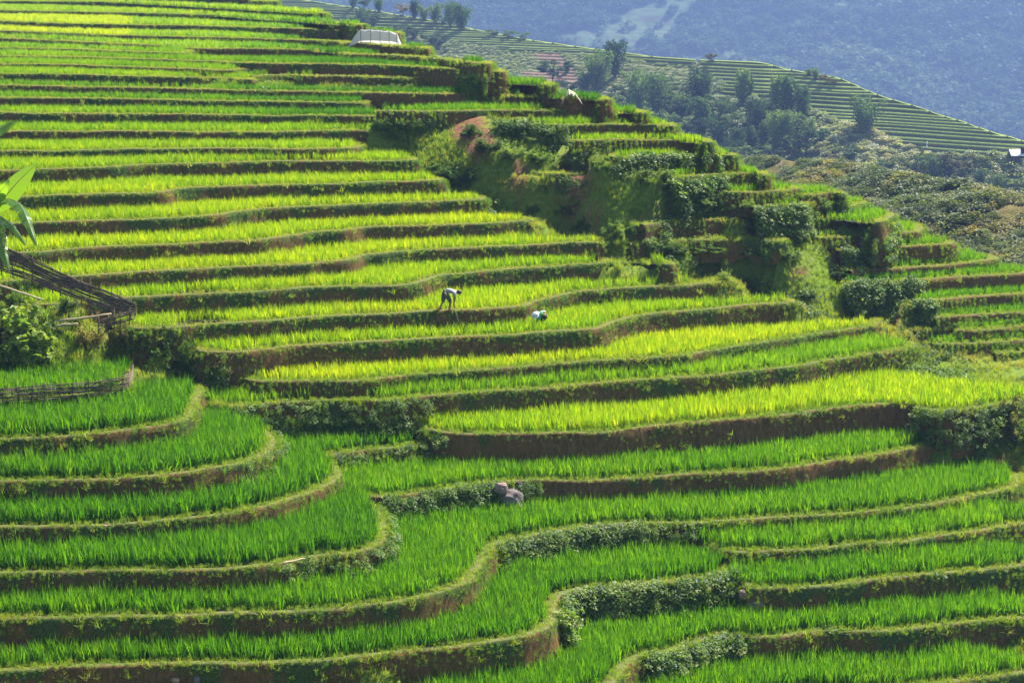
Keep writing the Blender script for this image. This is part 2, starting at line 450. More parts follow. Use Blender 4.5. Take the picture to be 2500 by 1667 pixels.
# heights: start from the surveyed lower terraces and climb wall by wall
def trim(r):
    p = P(r[1])
    if r[0][0] in 'UR' and len(p) > 3 and p[-1][1] > p[-2][1] + 4 and p[-1][0] < p[-2][0] + 30 and r[0] not in ('R4', 'R6', 'U4'): p = p[:-1]
    if r[0] == 'R4': p = p[:-2]
    if r[0] == 'R6': p = p[:-1]
    return p
LP = {r[0]: np.array(trim(r)) for r in LIPS}
ZH = {r[0]: r[2] * K for r in LIPS if r[2] and r[2] > 2}
ZH['U24'] = 17.42 * K; ZH['U25'] = 18.56 * K; ZH['U23'] = 16.72 * K

def y_on(nm, x):
    p = LP[nm]; o = np.argsort(p[:, 0], kind='stable')
    return np.interp(x, p[o, 0], p[o, 1])

def gaps(lo, hi):
    x0 = max(LP[lo][:, 0].min(), LP[hi][:, 0].min(), 0); x1 = min(LP[lo][:, 0].max(), LP[hi][:, 0].max(), 2500)
    if x1 - x0 < 30: return None
    xs = np.linspace(x0 + 8, x1 - 8, 40)
    return xs, y_on(lo, xs), y_on(hi, xs)

def room(lo, hi, hlo):
    """how far hi may stand above lo and still lie behind it on every shared sight line"""
    g = gaps(lo, hi)
    if g is None: return 99.0
    xs, yl, yh = g
    D = (yl + 60) * K / hlo
    # equal distance when hhi = (yh+60)*K/D ; keep at least a tread of 0.5 m
    hh = (yh + 60) * K / (D * (1 - 0.9 / (4861.0 / D)))
    return float(np.percentile(hlo - hh, 4))

def climb(names, alpha):
    for i in range(1, len(names)):
        hi = names[i]
        if hi in ZH: continue
        lo = names[i - 1]
        g = gaps(lo, hi)
        s_ = (g[1] + 60) * K / ZH[lo]
        dz = alpha * np.median((g[1] - g[2]) / s_)
        for j in range(max(0, i - 4), i):
            q = names[j]
            dz = min(dz, room(q, hi, ZH[q]) - (ZH[q] - ZH[lo]))
        ZH[hi] = ZH[lo] - max(dz, 0.10)
AL = 0.73
climb(['U23', 'U22', 'U21', 'U20', 'U19', 'U18', 'U17', 'U16', 'U15', 'U14', 'U13', 'U12', 'U11', 'U10', 'U9', 'U8', 'U7', 'U6', 'U5', 'U4', 'U3', 'U2', 'U1', 'U0'], AL)
ZH['U9R'] = 0.5 * (ZH['U10'] + ZH['U7'])
RCH = ['R15', 'R14', 'R13', 'R12', 'R11', 'R10', 'R9', 'R8', 'R7', 'R6', 'R4', 'R2', 'U16R', 'U15R', 'U14R', 'U13R', 'U12R', 'U10']
def pair_gap(lo, hi):
    g = gaps(lo, hi)
    if g is None or np.median(g[1] - g[2]) < 5:
        return LP[lo][:, 1].min() - LP[hi][:, 1].min()
    return float(np.median(g[1] - g[2]))
pg = [pair_gap(lo, hi) for lo, hi in zip(RCH[:-1], RCH[1:])]
h0 = 17.9 * K; h1 = ZH['U10']
acc = np.r_[0, np.cumsum([g_ / (44 + 8 * (k_ < 6)) for k_, g_ in enumerate(pg)])]
print('right flank gaps', [round(x_) for x_ in pg], 'needed', round(h0 - h1, 2), 'walls sum', round(acc[-1], 2))
acc = acc / acc[-1]
for n_, f_ in zip(RCH[:-1], acc[:-1]): ZH[n_] = h0 + (h1 - h0) * f_
ZH['R3'] = ZH['R2'] + 0.28; ZH['R5'] = ZH['R4'] + 0.35
for lo, hi in zip(RCH[:-1], RCH[1:]): print(lo, hi, 'drop', round(ZH[lo] - ZH[hi], 2), 'room', round(room(lo, hi, ZH[lo]), 2), 's', round(float((np.median(LP[lo][:,1]) + 60) * K / ZH[lo]), 1))
tabY = []; tabS = []
for n_ in ['U1', 'U3', 'U5', 'U7', 'U10', 'U12', 'U13', 'U14', 'U15', 'U16', 'U17', 'U18', 'U19', 'U20', 'U21', 'U22', 'U23', 'U24', 'U25', 'U26', 'U27', 'U29', 'U30', 'U31']:
    yy = y_on(n_, min(1150, LP[n_][:, 0].max() - 40)); tabY.append(yy); tabS.append((yy + 60) * K / ZH[n_])
tabY = np.array(tabY); tabS = np.array(tabS)
cf = np.polyfit(tabY, tabS, 3)
def s_def(y): return np.polyval(cf, np.clip(y, -20, 1750))
print('scale', [(int(a_), round(float(b_), 1), round(float(s_def(a_)), 1)) for a_, b_ in zip(tabY, tabS)])
print({k_: round(float(v_), 2) for k_, v_ in ZH.items()})
_ys = np.linspace(-20, 1900, 400)
_tab = np.array([at_s(1250, y, s_def(y)) for y in _ys])
_o = np.argsort(_tab[:, 1])
_FY, _FZ = _tab[_o, 1], _tab[_o, 2]
layers = []
for row in LIPS:
    nm, s, zz, tint, rh = row[:5]
    pts = [tuple(q) for q in LP[nm]]
    z = CAMZ - ZH[nm]
    W = np.array([on_z(x, y, z)[:2] for x, y in pts])
    # the top rows lie almost edge-on: calm the survey noise there
    if nm in ('U0', 'U1', 'U2', 'U3', 'U4'):
        W = resample(W, 2.0)
        it = {'U0': 14, 'U1': 12, 'U2': 8, 'U3': 5, 'U4': 3}[nm]
        for _ in range(it): W[1:-1] = 0.5 * W[1:-1] + 0.25 * (W[:-2] + W[2:])
    def wrap(W, sgn):
        """let the end of a terrace turn back into the hill"""
        e = W[-1]; t_ = W[-1] - W[max(-3, -len(W))]; t_ = t_ / np.linalg.norm(t_); n_ = np.array([-t_[1], t_[0]]) * sgn
        bk = np.array([-0.55, 0.83]) if sgn > 0 else np.array([0.3, 0.95])
        n_ = n_ * 0.4 + bk * 0.6; n_ /= np.linalg.norm(n_)
        return np.vstack([W, e + t_ * .45 + n_ * .45, e + t_ * .55 + n_ * 1.3, e + t_ * .3 + n_ * 2.6])
    if nm[0] in 'URG' and 40 < pts[-1][0] < 2480 and nm not in ('U24', 'U27', 'U26', 'U28', 'L6', 'U29', 'U23'):
        W = wrap(W, 1)
    if nm[0] == 'U' and not nm.endswith('R') and pts[0][0] > 20 and nm not in ('U24', 'U26A', 'U26', 'U25', 'U28', 'U29'):
        W = wrap(W[::-1], -1)[::-1]
    W = resample(catmull(W, 0.25), 0.28)
    seed = len(layers) * 7.7
    t = np.arange(len(W)) * 0.28
    T = np.gradient(W, axis=0); T /= np.linalg.norm(T, axis=1)[:, None] + 1e-9
    Nn = np.stack([-T[:, 1], T[:, 0]], 1)                 # inward (into the hill)
    W = W + Nn * (0.16 * fbm(t * 0.35, seed, 3) + 0.07 * vnoise(t * 1.7, seed + 3))[:, None]
    layers.append(dict(name=nm, z=z, W=W, tint=tint, rh=rh * (1.78 if nm in ('L0', 'L1', 'L2', 'L3', 'L4') else 1.56)))
# a few more steps above the frame
top = layers[0]
for k in range(1, 4):
    W = top['W'] + np.array([-0.47, 0.88]) * 7.0 * k
    layers.insert(0, dict(name='T%d' % k, z=top['z'] + 0.55 * k, W=W, tint=.7, rh=.30))

# ------------------------------------------------------------------ the natural slope beneath and between the terraces
G_TOP = np.array([(960, 305, 45.8), (1150, 305, 45.9), (1300, 335, 47), (1390, 350, 47.5), (1490, 390, 48.3), (1650, 432, 48.6), (1760, 495, 48.6), (1880, 520, 48.6), (1970, 600, 49), (2080, 665, 49.3), (2240, 705, 49.5), (2290, 790, 50.2)])
G_BOT = np.array([(900, 345, 46.6), (1035, 395, 47.6), (1085, 440, 48.6), (1200, 488, 49.2), (1290, 540, 50), (1460, 592, 51), (1630, 638, 51.3), (1800, 692, 51.2), (1940, 740, 51), (2150, 800, 51.2)])
SCARS = [(1400, 445, 38), (1405, 480, 24), (1140, 300, 45), (1175, 350, 36), (1262, 420, 22), (1440, 545, 20), (2040, 640, 26), (1955, 668, 16), (1758, 497, 16), (2190, 775, 26), (1560, 545, 20), (2250, 1130, 22), (2440, 1130, 24), (1420, 400, 22), (1275, 465, 14)]
RIDGE = RIDGE / np.linalg.norm(RIDGE)
RNRM = np.array([-RIDGE[1], RIDGE[0]]); RNRM = RNRM if RNRM[1] > 0 else -RNRM
ends = []
for L in layers:
    if L['name'] in ('U0', 'U1', 'U2', 'U3', 'U4', 'U5', 'U7', 'U9R', 'U10', 'U12R', 'U13R', 'U14R', 'U15R', 'U16R', 'R3', 'R5', 'R6', 'R7', 'R8', 'R9', 'R10', 'R11', 'T1', 'T2', 'T3'):
        bb = L['W'] @ RNRM if L['name'][0] == 'R' or L['name'].endswith('R') else L['W'][:, 0]
        k_ = int(np.argmax(bb)); ends.append((float(L['W'][k_][1]), float(L['W'][k_][0])))
ends.sort()
EY = np.arange(80, 300, 1.0); EX = np.interp(EY, [e_[0] for e_ in ends], [e_[1] for e_ in ends])
_lo = EY < ends[0][0]; EX[_lo] = ends[0][1] + (ends[0][0] - EY[_lo]) * 1.9
EX = np.convolve(np.pad(EX, 2, 'edge'), np.ones(5) / 5, 'valid'); EG = np.gradient(EX)
cpts = []; cres = []
for L in layers:
    w = L['W'][::8]
    for q in w:
        cpts.append(q); cres.append(L['z'] - F_base(q[1]) - (0.45 if (L['name'][0] in 'RG' or L['name'].endswith('R')) else 0.75))
for L in layers:
    if L['name'][0] in 'RG' or L['name'].endswith('R'):
        if project(np.array([*L['W'][0], L['z']]))[0] < 2400:
            t_ = L['W'][0] - L['W'][6]; t_ /= np.linalg.norm(t_)
            for k_ in (0.4, 1.0, 1.8):
                q = L['W'][0] + t_ * k_
                for _ in range(3): cpts.append(q); cres.append(L['z'] + .12 - F_base(q[1]))
for t_ in np.linspace(0, 1, 15):
    a_ = np.array([np.interp(t_, np.linspace(0, 1, len(G_TOP)), G_TOP[:, k_]) for k_ in range(3)])
    b_ = np.array([np.interp(t_, np.linspace(0, 1, len(G_BOT)), G_BOT[:, k_]) for k_ in range(3)])
    for f_ in np.linspace(0.05, .95, 6):
        x, y, s_ = a_ + (b_ - a_) * f_
        q = at_s(x + 60 * f_, y, s_)
        cpts.append(q[:2]); cres.append(q[2] - F_base(q[1]))
for x, y, s_ in [(150, 855, 59), (30, 850, 59), (100, 780, 59), (250, 770, 58.6), (420, 850, 59.3), (470, 870, 59.5), (60, 700, 58.7), (330, 800, 58.6), (200, 700, 58.6), (-120, 700, 58.7), (-120, 850, 59),
                 (2440, 1060, 56), (2420, 1130, 57), (2480, 1000, 55.5), (2350, 1070, 57)]:
    q = at_s(x, y, s_)
    for _ in range(3): cpts.append(q[:2]); cres.append(q[2] - F_base(q[1]))
cpts = np.array(cpts); cres = np.array(cres)

# a smooth sheet through the surveyed points (linear radial basis, slightly relaxed)
_n = len(cpts)
_A = np.zeros((_n + 1, _n + 1))
_A[:_n, :_n] = -np.hypot(cpts[:, None, 0] - cpts[None, :, 0], cpts[:, None, 1] - cpts[None, :, 1])
_A[np.arange(_n), np.arange(_n)] += 1.1
_A[_n, :_n] = 1; _A[:_n, _n] = 1
_w = np.linalg.solve(_A, np.r_[cres, 0.0])
print('slope points', _n)

def base_z(X, Y):
    sh = X.shape; X = X.ravel(); Y = Y.ravel(); out = np.empty(len(X))
    for i in range(0, len(X), 8000):
        x = X[i:i + 8000]; y = Y[i:i + 8000]
        out[i:i + 8000] = -np.hypot(x[:, None] - cpts[None, :, 0], y[:, None] - cpts[None, :, 1]) @ _w[:_n] + _w[_n]
    z = F_base(Y) + np.clip(out, cres.min() - .5, cres.max() + .5)
    # beyond the ridge the hill falls away
    d = (X - np.interp(Y, EY, EX)) / np.sqrt(1 + np.interp(Y, EY, EG) ** 2)
    d = d + 10.0 * np.clip((Y - 136) / 10, 0, 1)
    z -= 0.55 * np.clip(d + 0.2, 0, 2.5) + 1.1 * np.maximum(0, d - 2.3)
    z += 0.35 * fbm(X * .25, Y * .25, 4) * np.clip(1, 0, 1)
    return np.maximum(z, -60).reshape(sh)

bs = 0.4
bx = np.arange(-95, 62 + bs, bs); by = np.arange(52, 300 + bs, bs)
BX, BY = np.meshgrid(bx, by)
BASE = base_z(BX, BY)
for _ in range(3):
    Bp = np.pad(BASE, 1, 'edge'); BASE = (Bp[:-2, 1:-1] + Bp[2:, 1:-1] + Bp[1:-1, :-2] + Bp[1:-1, 2:] + 2 * BASE) / 6
nyb, nxb = BASE.shape

def bilin(Gd, x, y):
    fx = np.clip((x - bx[0]) / bs, 0, nxb - 1.01); fy = np.clip((y - by[0]) / bs, 0, nyb - 1.01)
    ix = fx.astype(int); iy = fy.astype(int); fx = fx - ix; fy = fy - iy
    return (Gd[iy, ix] * (1 - fx) + Gd[iy, ix + 1] * fx) * (1 - fy) + (Gd[iy + 1, ix] * (1 - fx) + Gd[iy + 1, ix + 1] * fx) * fy

def base_s(x, y): return bilin(BASE, np.asarray(x, float), np.asarray(y, float))
# ------------------------------------------------------------------ which terrace lies on top, on a fine map
GX0, GX1, GY0, GY1, GS = -84.0, 46.0, 56.0, 290.0, 0.12
nx, ny = int((GX1 - GX0) / GS), int((GY1 - GY0) / GS)
TOP = np.full((ny, nx), -1, int); TOPZ = np.full((ny, nx), -99.0)
rowY = GY0 + (np.arange(ny) + .5) * GS
_gx, _gy = np.meshgrid(GX0 + (np.arange(nx) + .5) * GS, rowY)
BRAW = base_s(_gx, _gy)
for li, L in enumerate(layers):
    back = 6.0
    RD = np.array([-0.47, 0.88]) if L['name'] in ('T1', 'T2', 'T3', 'U0', 'U1', 'U2', 'U3', 'U4', 'U5', 'U6', 'U7', 'U8', 'U9') else RIDGE
    if L['name'] in ('T1', 'T2', 'T3', 'U0', 'U1', 'U2', 'U3', 'U4', 'U5', 'U25', 'U30', 'U31'): back = 12.0
    if L['name'] in ('T1', 'T2', 'T3', 'U0', 'U1', 'U2', 'U3'): back = 34.0
    poly = np.vstack([L['W'], (L['W'] + RD * back)[::-1]])
    L['poly'] = poly
    # union of the swept quads between lip and its shifted copy
    A = L['W'][:-1]; B = L['W'][1:]
    mask = np.zeros((ny, nx), bool); nearm = np.zeros((ny, nx), bool)
    nv_ = (4.5 if L['name'] in ('T1', 'T2', 'T3', 'U0', 'U1', 'U2', 'U3', 'U4', 'U5', 'U6', 'U7', 'U8', 'U9') else 1.3 if L['name'][0] in 'ULT' and not L['name'].endswith('R') else 0.6) / back
    sh = RD * back
    free_r = project(np.array([*L['W'][-1], L['z']]))[0] < 2480
    free_l = project(np.array([*L['W'][0], L['z']]))[0] > 20
    flank = L['name'][0] in 'RG' or L['name'].endswith('R')
    nA = len(A)
    for qi, (a, b) in enumerate(zip(A, B)):
        bk_ = 3.2 if flank else back
        if flank and free_l: bk_ = min(bk_, 0.9 + qi * .28 * .5)
        if free_r and L['name'][0] in 'UG' and L['name'] not in ('U24', 'U25', 'U27', 'U28', 'U29'): bk_ = min(bk_, 2.2 + (nA - qi) * .28 * .5 * (3 if back > 12 else 1))
        sh = RD * bk_
        q = np.array([a, b, b + sh, a + sh])
        y0 = max(0, int((q[:, 1].min() - GY0) / GS)); y1 = min(ny - 1, int((q[:, 1].max() - GY0) / GS) + 1)
        x0 = max(0, int((q[:, 0].min() - GX0) / GS)); x1 = min(nx - 1, int((q[:, 0].max() - GX0) / GS) + 1)
        if y1 <= y0 or x1 <= x0: continue
        X = GX0 + (np.arange(x0, x1 + 1) + .5) * GS; Y = rowY[y0:y1 + 1]
        XX, YY = np.meshgrid(X, Y)
        e = b - a; det = e[0] * sh[1] - e[1] * sh[0]
        if abs(det) < 1e-9: continue
        px = XX - a[0]; py = YY - a[1]
        u = (px * sh[1] - py * sh[0]) / det; v = (e[0] * py - e[1] * px) / det
        in_ = (u >= -.02) & (u <= 1.02) & (v >= 0)
        mask[y0:y1 + 1, x0:x1 + 1] |= in_ & (v <= 1)
        nearm[y0:y1 + 1, x0:x1 + 1] |= in_ & (v * bk_ <= nv_ * back)
    # a terrace ends where the slope behind has risen over it, and never hangs over a void
    upper_ = L['name'] in ('T1', 'T2', 'T3', 'U0', 'U1', 'U2', 'U3', 'U4', 'U5', 'U6', 'U7', 'U8', 'U9')
    mask &= ((BRAW < L['z'] + 0.5) | nearm | upper_) & ((BRAW > L['z'] - 1.6) | upper_)
    L['mask'] = mask
    up = mask & (L['z'] > TOPZ)
    TOPZ[up] = L['z']; TOP[up] = li

def topz_at(x, y):
    ix = np.clip(((x - GX0) / GS).astype(int), 0, nx - 1); iy = np.clip(((y - GY0) / GS).astype(int), 0, ny - 1)
    return TOPZ[iy, ix], TOP[iy, ix]

# ---- the wild slope as one sheet
BZ = BASE.copy()
tz, tl = topz_at(BX, BY)
inside = (BX > GX0) & (BX < GX1) & (BY > GY0) & (BY < GY1)
cap_ = np.where(inside & (tl >= 0), tz - 0.40, 99)
# the cap spreads to the neighbours so that no edge pokes through a terrace
for s_ in (1,):
    c2 = cap_.copy()
    for dy in (-1, 0, 1):
        for dx in (-1, 0, 1):
            c2 = np.minimum(c2, np.roll(np.roll(cap_, dy, 0), dx, 1) + 0.22)
    cap_ = c2
BZ = np.minimum(BZ, cap_)
_free = cap_ > 50
for _ in range(14):
    Bp = np.pad(BZ, 1, 'edge'); Bs = (Bp[:-2, 1:-1] + Bp[2:, 1:-1] + Bp[1:-1, :-2] + Bp[1:-1, 2:] + 2 * BZ) / 6
    BZ = np.where(_free, Bs, BZ)
BZ = BZ + np.where(_free, 0.10 * fbm(BX * 1.1, BY * 1.1, 3), 0)
idx = np.arange(nyb * nxb).reshape(nyb, nxb)
fc = np.stack([idx[:-1, :-1], idx[:-1, 1:], idx[1:, 1:], idx[1:, :-1]], -1).reshape(-1, 4)
hillside = mesh_obj('hillside', np.stack([BX, BY, BZ], -1).reshape(-1, 3), fc, [M_GROUND], smooth=True)
_u, _v, _d = project(np.stack([BX.ravel(), BY.ravel(), BZ.ravel()], 1))
BARE = np.zeros(BX.size)
for x_, y_, r_ in SCARS:
    rr = np.hypot(_u - x_, (_v - y_) * .9) / r_ + 0.35 * fbm(BX.ravel() * .9, BY.ravel() * .9, 2)
    BARE = np.maximum(BARE, np.clip((1.15 - rr) * 4, 0, 1))
BARE = BARE.reshape(BX.shape)
_a = hillside.data.attributes.new('bare', 'FLOAT', 'POINT'); _a.data.foreach_set('value', BARE.ravel().astype(np.float32))
tag(hillside, 'grassy slope of bare red earth and weeds between the rice terraces', 'hillside', kind='structure')

def ground_z(x, y):
    """height of the ground (terrace or slope) under a point"""
    x = np.atleast_1d(np.asarray(x, float)); y = np.atleast_1d(np.asarray(y, float))
    fx = np.clip((x - bx[0]) / bs, 0, nxb - 1.01); fy = np.clip((y - by[0]) / bs, 0, nyb - 1.01)
    ix = fx.astype(int); iy = fy.astype(int); fx -= ix; fy -= iy
    z = (BZ[iy, ix] * (1 - fx) + BZ[iy, ix + 1] * fx) * (1 - fy) + (BZ[iy + 1, ix] * (1 - fx) + BZ[iy + 1, ix + 1] * fx) * fy
    t, l = topz_at(x, y)
    ok = (x > GX0) & (x < GX1) & (y > GY0) & (y < GY1) & (l >= 0)
    return np.where(ok, np.maximum(z, t - 0.08), z)

def at_px(px, py, h=0.0):
    """first point of the ground that the sight line through a photo pixel meets"""
    r = ray(px, py)
    t = np.arange(55, 298, 0.05)
    pts = r[None, :] * t[:, None]; pts[:, 2] += CAMZ
    g = ground_z(pts[:, 0], pts[:, 1])
    hit = np.nonzero(pts[:, 2] <= g + 0.02)[0]
    q = pts[hit[0]] if len(hit) else pts[-1]
    return Vector((q[0], q[1], q[2]))

# ---- the terraces
lipcols = []
wall_pts = []
for li, L in enumerate(layers):
    W = L['W']; z = L['z']; n = len(W)
    T = np.gradient(W, axis=0)
    T = np.stack([np.convolve(np.pad(T[:, k], 3, 'edge'), np.ones(7) / 7, 'valid') for k in (0, 1)], 1)
    T /= np.linalg.norm(T, axis=1)[:, None] + 1e-9
    Nn = np.stack([-T[:, 1], T[:, 0]], 1)
    L['N'] = Nn
    front = W - Nn * 0.55
    t_, l_ = topz_at(front[:, 0], front[:, 1])
    b_ = base_s(front[:, 0], front[:, 1])
    lower = np.where((l_ >= 0) & (t_ < z - 0.05), t_, np.minimum(b_, z - 0.25))
    dep = np.clip(z - lower + 0.30, 0.55, 2.4)
    dep = np.convolve(np.pad(dep, 4, 'edge'), np.ones(9) / 9, 'valid')
    L['dep'] = dep
    tt = np.arange(n) * 0.28
    zl = 0.05 * fbm(tt * 0.5, li * 3.1, 3) + 0.02 * vnoise(tt * 2.3, li)
    prof = [(0.62, -0.16, 0), (0.42, -0.05, 0), (0.20, 0.015, 0), (0.0, -0.005, 0), (-0.05, -0.06, 0.02)]
    rows = []
    for o, dz, wh in prof:
        rows.append((W + Nn * o, z + dz + zl, np.full(n, wh)))
    K_ = 7
    for k in range(1, K_ + 1):
        f = k / K_
        bat = 0.05 + 0.16 * dep * f + 0.10 * np.clip(fbm(tt * 0.9 + 3, k * 0.5 + li * 9.1, 3), -.6, .8) * math.sin(math.pi * min(1, f * 1.1)) \
            + 0.05 * vnoise(tt * 3.0, k * 1.7 + li)
        rows.append((W - Nn * bat[:, None], z - 0.06 - (dep - 0.06) * f + zl * (1 - f), np.full(n, 0.02 + 0.98 * f)))
    V = np.concatenate([np.column_stack([r[0], r[1]]) for r in rows])
    WH = np.concatenate([r[2] for r in rows])
    m = len(rows)
    id_ = np.arange(m * n).reshape(m, n)
    F = np.stack([id_[:-1, :-1], id_[1:, :-1], id_[1:, 1:], id_[:-1, 1:]], -1).reshape(-1, 4)
    mi = np.repeat(np.where(np.arange(m - 1) < 3, 1, 0), n - 1)
    # field floor: the cells of the fine map this terrace owns, a margin behind the lip
    st = 2
    mk = L['mask'] & (TOP == li)
    er = L['mask'].copy()
    for dy, dx in ((3, 0), (-2, 0), (0, 3), (0, -3), (2, 2), (2, -2)):
        er &= np.roll(np.roll(L['mask'], dy, 0), dx, 1)
    sub = (mk | (L['mask'] & (TOPZ < z + 2.0)))[::st, ::st] & er[::st, ::st]
    # drop what lies far under the higher terraces
    ys_, xs_ = np.nonzero(sub)
    if len(ys_):
        own = mk.copy()
        for _ in range(4):
            own = own | np.roll(own, -1, 0) | np.roll(own, 1, 0) | np.roll(own, 1, 1) | np.roll(own, -1, 1)
        keep = own[ys_ * st, xs_ * st]; ys_ = ys_[keep]; xs_ = xs_[keep]
    if len(ys_):
        key = {}
        gv = []; gf = []
        W2 = nx // st + 2
        c = np.stack([ys_ * W2 + xs_, ys_ * W2 + xs_ + 1, (ys_ + 1) * W2 + xs_ + 1, (ys_ + 1) * W2 + xs_], 1)
        u, inv = np.unique(c, return_inverse=True)
        inv = inv.reshape(c.shape)
        gx = GX0 + (u % W2) * GS * st; gy = GY0 + (u // W2) * GS * st
        gz = z - 0.11 + 0.03 * vnoise(gx * 1.5, gy * 1.5)
        V = np.vstack([V, np.stack([gx, gy, gz], 1)])
        F = np.vstack([F, inv + m * n])
        WH = np.r_[WH, np.zeros(len(u))]
        mi = np.r_[mi, np.full(len(inv), 2)]
    bare = L['name'] in ('U25', 'U26', 'R9', 'R10', 'R11', 'R12', 'R7', 'R8', 'U4', 'U5', 'U10', 'R13')
    o = mesh_obj('terrace', V, F, [M_SOIL_BARE if bare else M_SOIL, M_LIP, M_PADDY], smooth=True, mat_idx=mi)
    a = o.data.attributes.new('wh', 'FLOAT', 'POINT'); a.data.foreach_set('value', WH.astype(np.float32))
    tag(o, 'earth-walled rice terrace step on the hillside', 'terrace', kind='structure', group='rice terrace steps on the near hillside')

# ------------------------------------------------------------------ plants made once, then scattered
def blade(rng, h, w, lean, az, curve, base=(0, 0), seg=3, fold=0.0):
    """one tapered leaf blade -> verts, faces"""
    vs = []; fs = []
    side = np.array([-math.sin(az), math.cos(az), 0]); fw = np.array([math.cos(az), math.sin(az), 0])
    p = np.array([base[0], base[1], 0.0]); ang = lean
    tw = rng.uniform(-0.6, 0.6)
    side = side * math.cos(tw) + fw * math.sin(tw) * 0.6
    for k in range(seg + 1):
        f = k / seg
        ww = w * (0.7 + 0.6 * f - 1.3 * f * f) * 0.5 + 0.0008
        vs.append(p + side * ww); vs.append(p - side * ww)
        if k < seg:
            st_ = h / seg
            p = p + (fw * math.sin(ang) + np.array([0, 0, 1]) * math.cos(ang)) * st_
            ang += curve / seg
    for k in range(seg):
        fs.append((2 * k, 2 * k + 1, 2 * k + 3, 2 * k + 2))
    return vs, fs

def tuft(name, mat, n, h, w, spread, lean, curve, seed, seg=3, wind=0.0):
    rng = np.random.default_rng(seed)
    V = []; F = []
    for i in range(n):
        az = rng.uniform(0, 2 * math.pi); r = spread * math.sqrt(rng.random())
        a2 = rng.uniform(0, 2 * math.pi)
        vs, fs = blade(rng, h * rng.uniform(0.65, 1.1), w * rng.uniform(.7, 1.3), abs(rng.normal(0, lean)) + 0.03,
                       az, curve * rng.uniform(0.2, 1.3), (r * math.cos(a2), r * math.sin(a2)), seg)
        b = len(V); V += [tuple(v) for v in vs]; F += [tuple(x + b for x in f) for f in fs]
    return mesh_obj(name, V, F, [mat], link=False)

def weed(name, mat, n, size, leaf, seed, flat=0.6):
    """a low leafy plant: many small folded leaves around a loose dome"""
    rng = np.random.default_rng(seed)
    V = []; F = []
    for i in range(n):
        th = rng.uniform(0, 2 * math.pi); ph = math.acos(rng.uniform(0.0, 1)); r = size * rng.uniform(.35, 1) ** .6
        c = np.array([r * math.sin(ph) * math.cos(th), r * math.sin(ph) * math.sin(th), r * math.cos(ph) * flat + 0.01])
        az = rng.uniform(0, 2 * math.pi); d = np.array([math.cos(az), math.sin(az), rng.uniform(-.5, .6)]); d /= np.linalg.norm(d)
        s_ = np.cross(d, [0, 0, 1]); s_ /= np.linalg.norm(s_); s_ = s_ + np.array([0, 0, rng.uniform(-.5, .5)])
        l = leaf * rng.uniform(.6, 1.4); w = l * rng.uniform(.25, .4)
        b = len(V)
        V += [tuple(c), tuple(c + d * l * .5 + s_ * w), tuple(c + d * l), tuple(c + d * l * .5 - s_ * w)]
        F.append((b, b + 1, b + 2, b + 3))
    return mesh_obj(name, V, F, [mat], link=False)

def proto_collection(name, objs):
    c = bpy.data.collections.new(name)
    for i, o in enumerate(objs):
        o.name = '%s_%02d' % (name, i)
        c.objects.link(o)
    return c

def scatter(name, coll, P_, rot, scl, tint, pick, label=None, cat=None, kind='stuff', group=None):
    """one object: points that carry copies of the plants in coll"""
    me = bpy.data.meshes.new(name)
    n = len(P_)
    me.vertices.add(n); me.vertices.foreach_set('co', np.asarray(P_, np.float32).ravel())
    for nm, ty, arr in (('rot', 'FLOAT_VECTOR', rot), ('scl', 'FLOAT_VECTOR', scl)):
        a = me.attributes.new(nm, ty, 'POINT'); a.data.foreach_set('vector', np.asarray(arr, np.float32).ravel())
    a = me.attributes.new('tint', 'FLOAT', 'POINT'); a.data.foreach_set('value', np.asarray(tint, np.float32))
    a = me.attributes.new('pick', 'INT', 'POINT'); a.data.foreach_set('value', np.asarray(pick, np.int32))
    o = bpy.data.objects.new(name, me); COL.objects.link(o)
    ng = bpy.data.node_groups.new(name + '_scatter', 'GeometryNodeTree')
    ng.interface.new_socket('Geometry', in_out='INPUT', socket_type='NodeSocketGeometry')
    ng.interface.new_socket('Geometry', in_out='OUTPUT', socket_type='NodeSocketGeometry')
    gi = ng.nodes.new('NodeGroupInput'); go = ng.nodes.new('NodeGroupOutput')
    iop = ng.nodes.new('GeometryNodeInstanceOnPoints')
    ci = ng.nodes.new('GeometryNodeCollectionInfo'); ci.inputs['Collection'].default_value = coll
    ci.inputs['Separate Children'].default_value = True; ci.inputs['Reset Children'].default_value = True
    def na(nm, ty):
        x = ng.nodes.new('GeometryNodeInputNamedAttribute'); x.data_type = ty; x.inputs['Name'].default_value = nm
        return [s for s in x.outputs if s.enabled and s.name == 'Attribute'][0]
    ng.links.new(gi.outputs[0], iop.inputs['Points']); ng.links.new(ci.outputs[0], iop.inputs['Instance'])
    iop.inputs['Pick Instance'].default_value = True
    ng.links.new(na('pick', 'INT'), iop.inputs['Instance Index'])
    er_ = ng.nodes.new('FunctionNodeEulerToRotation')
    ng.links.new(na('rot', 'FLOAT_VECTOR'), er_.inputs[0]); ng.links.new(er_.outputs[0], iop.inputs['Rotation'])
    ng.links.new(na('scl', 'FLOAT_VECTOR'), iop.inputs['Scale'])
    ng.links.new(iop.outputs[0], go.inputs[0])
    md = o.modifiers.new('scatter', 'NODES'); md.node_group = ng
    tag(o, label, cat, group, kind)
    return o

def in_view(Pt, m=60):
    u, v, d = project(Pt)
    return (u > -m) & (u < 2500 + m) & (v > -m) & (v < 1667 + m) & (d > 1)

